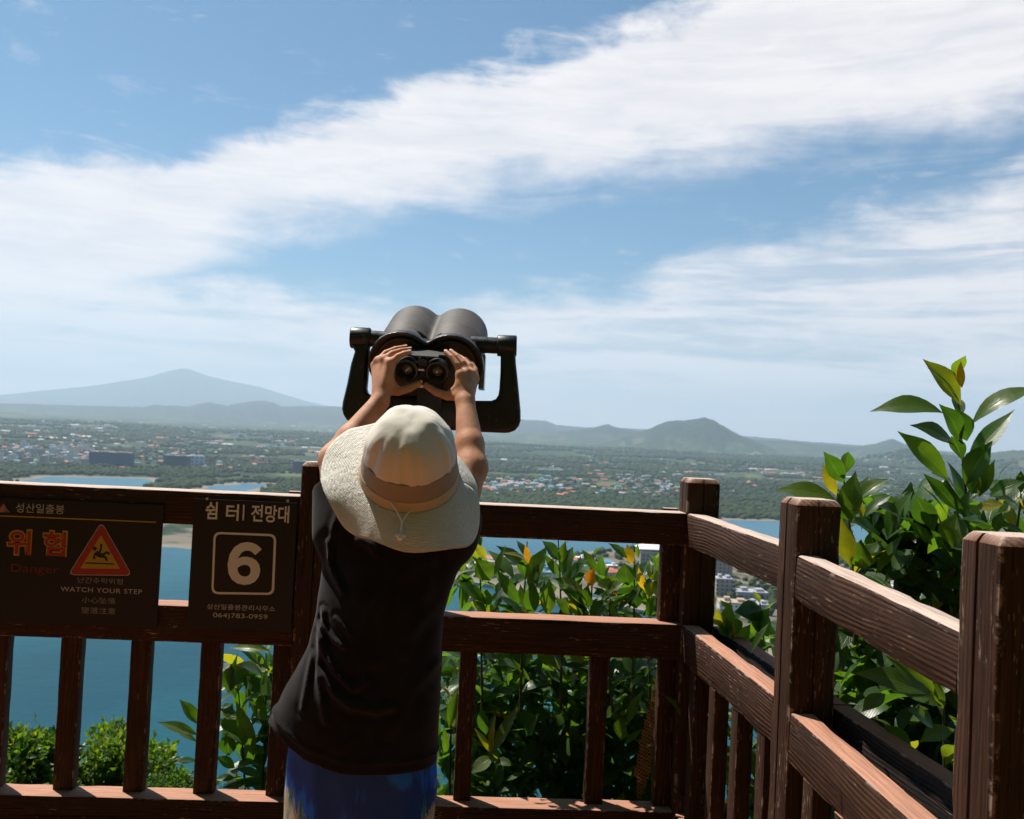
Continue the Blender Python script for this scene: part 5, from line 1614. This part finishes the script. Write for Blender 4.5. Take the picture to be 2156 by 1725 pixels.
h8 = HL(z0, .2909, [((1965, 205), (1660, 178), 62, .62, 0, .10), ((1955, 342), (1745, 198), 60, .42), ((1690, 490), (1722, 212), 60, .3), ((1655, 500), (1690, 290), 110, .25), ((1440, 735), (1298, 548), 75, .48), ((1432, 805), (1140, 714), 60, .55, 0, .08), ((1432, 862), (1245, 768), 34, .48), ((1432, 1000), (1255, 1014), 50, .3, 0, .10), ((1830, 865), (1575, 690), 105, .42), ((1838, 960), (1708, 560), 90, .45), ((1660, 955), (1640, 780), 100, .15), ((1915, 945), (1830, 870), 40, .6), ((1900, 1110), (1705, 1050), 60, .3), ((1700, 1045), (1560, 960), 60, .35), ((1840, 1000), (1730, 1030), 40, .5), ((1880, 500), (1760, 380), 80, .25), ((1900, 330), (1850, 215), 50, .5), ((1700, 1120), (1555, 1130), 50, .3, 0, .1), ((1890, 1130), (1710, 1150), 30, .5), ((1900, 1160), (1590, 1190), 60, .25), ((1900, 1240), (1650, 1250), 50, .2), ((1800, 600), (1840, 560), 60, .4), ((1930, 700), (1800, 560), 80, .4), ((1690, 640), (1590, 600), 80, .3)])
shrub('leafy shoots left of the fence post beside the hem of the t-shirt', h8, 3.38, [((560, 1375), (545, 1760), 3.42, 14), ((500, 1430), (520, 1760), 3.45, 9), ((590, 1390), (590, 1760), 3.5, 14)], 15, [(490, 620, 1400, 1740, 3.42, 3.7, 110)], L=.14)
h9 = [(z7(360, 850), z7(375, 690), 26, .52), (z7(340, 820), z7(315, 720), 20, .68), (z7(545, 790), z7(390, 740), 32, .40), (z7(410, 900), z7(470, 800), 22, .6), (z7(500, 840), z7(560, 720), 30, .4), (z7(395, 860), z7(350, 760), 40, .3), (z7(545, 900), z7(450, 880), 24, .4), (z7(555, 860), z7(470, 700), 30, .45), (z7(500, 1020), z7(545, 930), 16, .5), (z7(520, 720), z7(400, 735), 30, .3), (z7(400, 900), z7(390, 780), 14, .85)]
shrub('small group of leaves framed between corner post and middle post', h9, 3.0, [((1540, 1290), (1560, 1600), 3.15, 9), ((1600, 1270), (1610, 1600), 3.1, 9)], 16, [(1510, 1640, 1320, 1600, 3.1, 3.5, 60), (1430, 1720, 1480, 1900, 3.05, 3.7, 420)], L=.13)

# ---- denser bushes growing on the slope below the lookout
def bush(label, cx, cy, D, rx, ry, n, seed, ls=.045, tl=.5):
    rnd.seed(seed)
    c = at(cx, cy, D); b_ = empty('bush', (c.x, c.y, c.z - ry * D / F)); bpy.context.view_layer.update(); tag(b_, label, 'bush')
    lv = Leaves(); st = MB(); R_ = rx * D / F; H_ = ry * D / F
    lobes = [(Vector((rnd.gauss(0, .45) * R_, rnd.gauss(0, .4) * R_, rnd.uniform(-.7, .55) * H_)), rnd.uniform(.28, .55) * min(R_, H_)) for _ in range(16)]
    for i in range(n):
        o, r_ = lobes[i % len(lobes)]; d = rv(1); r_ *= 1.38 if i % 9 == 0 else 1
        while d.length > 1 or d.length < .1: d = rv(1)
        d = d.normalized(); rad = r_ * (rnd.random() ** .35); p = c + o + Vector((d.x, d.y, d.z * .85)) * rad
        dr = (d + rv(.8) + Vector((0, 0, .3))).normalized(); L = ls * rnd.uniform(.6, 1.25)
        lv.small(p, dr, L, L * .55, d + rv(.6) + Vector((0, 0, .5)), min(.8, max(.05, rnd.gauss(tl, .12))))
    for o, r_ in lobes: st.tube([c + Vector((0, 0, -H_ * 1.5)), c + o * .5 + Vector((0, 0, -H_ * .3)), c + o], [.02, .012, .005], 5)
    o = lv.build('foliage', b_, False); o.matrix_parent_inverse = b_.matrix_world.inverted(); o = st.build('stem', M_bark, b_, True); o.matrix_parent_inverse = b_.matrix_world.inverted()


bush('sunlit bush with brownish leaves below the fence at the left edge', 40, 1640, 7.2, 130, 104, 6500, 21, .07, .40)
bush('bright green bush on the slope seen between second and third baluster', 235, 1640, 7.6, 130, 100, 6500, 22, .065, .45)
bush('pale green bush sloping down right beside the third baluster', 335, 1690, 8.2, 100, 90, 4600, 23, .055, .48)
bush('dark feathery bush low beside the fourth baluster', 410, 1670, 7.0, 50, 55, 2600, 24, .035, .30)
# slope of the crater below the lookout
sl_v = []; sl_f = []; NX, NY = 90, 60
for j in range(NY):
    for i in range(NX):
        q = j / (NY - 1); y_ = 3.55 + 236 * q ** 2.2; x_ = (-1 + 2 * i / (NX - 1)) * (9 + y_ * .9) + 2
        z_ = -.5 - (y_ - 3.5) * .88 * (1 - .38 * q); z_ = max(z_, SEA - 1)
        if y_ > 6: z_ += (float(fbm(x_ / 6, y_ / 6, 3)) - .5) * min(3.5, (y_ - 6) * .3)
        sl_v.append((x_, y_, z_))
for j in range(NY - 1):
    for i in range(NX - 1): a = j * NX + i; sl_f.append((a, a + 1, a + NX + 1, a + NX))


def slope_fn(t, b):
    P = t.new('ShaderNodeNewGeometry').outputs['Position']; n = t.noise(P, 1.2, 6, .65)
    t.put(b.inputs['Base Color'], t.mix(t.ss(n, .35, .65), (.012, .022, .008), (.045, .07, .02))); bump(t, b, n, 1, .3)


tag(link('hillside', poly_mesh('hillside', sl_v, sl_f), mat('overgrown_slope', rough=.9, spec=.1, fn=slope_fn), smooth=True), kind='structure')
# ground behind fence B
m = MB(); v, f = [], []
for j in range(12):
    for i in range(16):
        x_ = .95 + i * .32; y_ = -2.5 + j * .55; v.append((x_, y_, -.35 - .25 * max(0, x_ - 1.2) + float(fbm(x_, y_, 2)) * .15))
for j in range(11):
    for i in range(15): a = j * 16 + i; f.append((a, a + 1, a + 17, a + 16))
tag(link('bank', poly_mesh('bank', v, f), mat('leaf_litter', (.03, .025, .012), .95, fn=slope_fn), smooth=True), kind='structure')

# ---- unseen mountain side, added and steepened to block sky light from behind
v, f = [], []
for j in range(40):
    for i in range(60):
        y_ = -1.9 - 1.2 * j * (1 + j * .03); x_ = (-1 + 2 * i / 59) * (30 + j * 3) + 2
        up_ = (-1.9 - y_) * 2.3 + (float(fbm(x_ / 5, y_ / 5, 4)) - .5) * min(5, -y_ - 2.5); side = max(0, x_ - 4) * .25
        v.append((x_, y_ + 0.012 * x_ * x_ * .3, -.6 + up_ + side))
for j in range(39):
    for i in range(59): a = j * 60 + i; f.append((a, a + 1, a + 61, a + 60))
tag(link('unseen_mountainside', poly_mesh('unseen_mountainside', v, f), mat('unseen_wooded_slope', rough=.95, spec=.1, fn=slope_fn), smooth=True), kind='structure')

# ---- expanded metal guard behind the fence, beside the corner
def mesh_panel():
    pa, pb, pc, pd = at(1389, 1384, 3.225), at(1412, 1384, 3.225), at(1338, 1620, 3.23), at(1343, 1700, 3.23)
    r_ = empty('metal_mesh_guard', pd); bpy.context.view_layer.update(); tag(r_, 'orange-lit expanded metal mesh guard behind the stile next to the corner post', 'mesh guard')
    m = MB(); q0, q1, q2 = at(1391, 1386, 3.225), at(1344, 1700, 3.225), at(1338, 1600, 3.23)
    out = [(1391, 1386), (1408, 1386), (1400, 1500), (1378, 1600), (1345, 1698), (1336, 1622), (1352, 1540)]

    def inside(x, y):
        c = False
        for i in range(len(out)):
            (ax, ay), (bx, by) = out[i], out[i - 1]
            if (ay > y) != (by > y) and x < (bx - ax) * (y - ay) / (by - ay) + ax: c = not c
        return c
    sx, sy = 5.2, 8.0
    for j in range(44):
        for i in range(18):
            x = 1330 + i * sx; y = 1380 + j * sy + (i % 2) * sy / 2 - (x - 1370) * .25
            for (x2, y2) in ((x + sx, y + sy * .5 - 1.2), (x + sx, y - sy * .5 - 1.2)):
                if inside((x + x2) / 2, (y + y2) / 2): m.tube([at(x, y, 3.225), at(x2, y2, 3.225)], .0015, 4)
    o = m.build('mesh', mat('orange_lit_metal', (.42, .16, .06), .6, .4), r_); o.matrix_parent_inverse = r_.matrix_world.inverted()  # orange of the sunlight on the mesh is put into its colour


mesh_panel()
# ================================================================== AIR
hz = MB().box(-26000, 26000, -150, 28400, SEA - 20, 1420)
M_haze = bpy.data.materials.new('haze'); M_haze.use_nodes = True; ht = NT(M_haze.node_tree); ht.n.clear()
ou = ht.new('ShaderNodeOutputMaterial'); pv = ht.new('ShaderNodeVolumePrincipled')
pv.inputs['Color'].default_value = (.66, .83, 1, 1); pv.inputs['Density'].default_value = 7.0e-5; pv.inputs['Anisotropy'].default_value = .25
ht.l.new(pv.outputs[0], ou.inputs['Volume'])
tag(hz.build('haze', M_haze), kind='stuff')
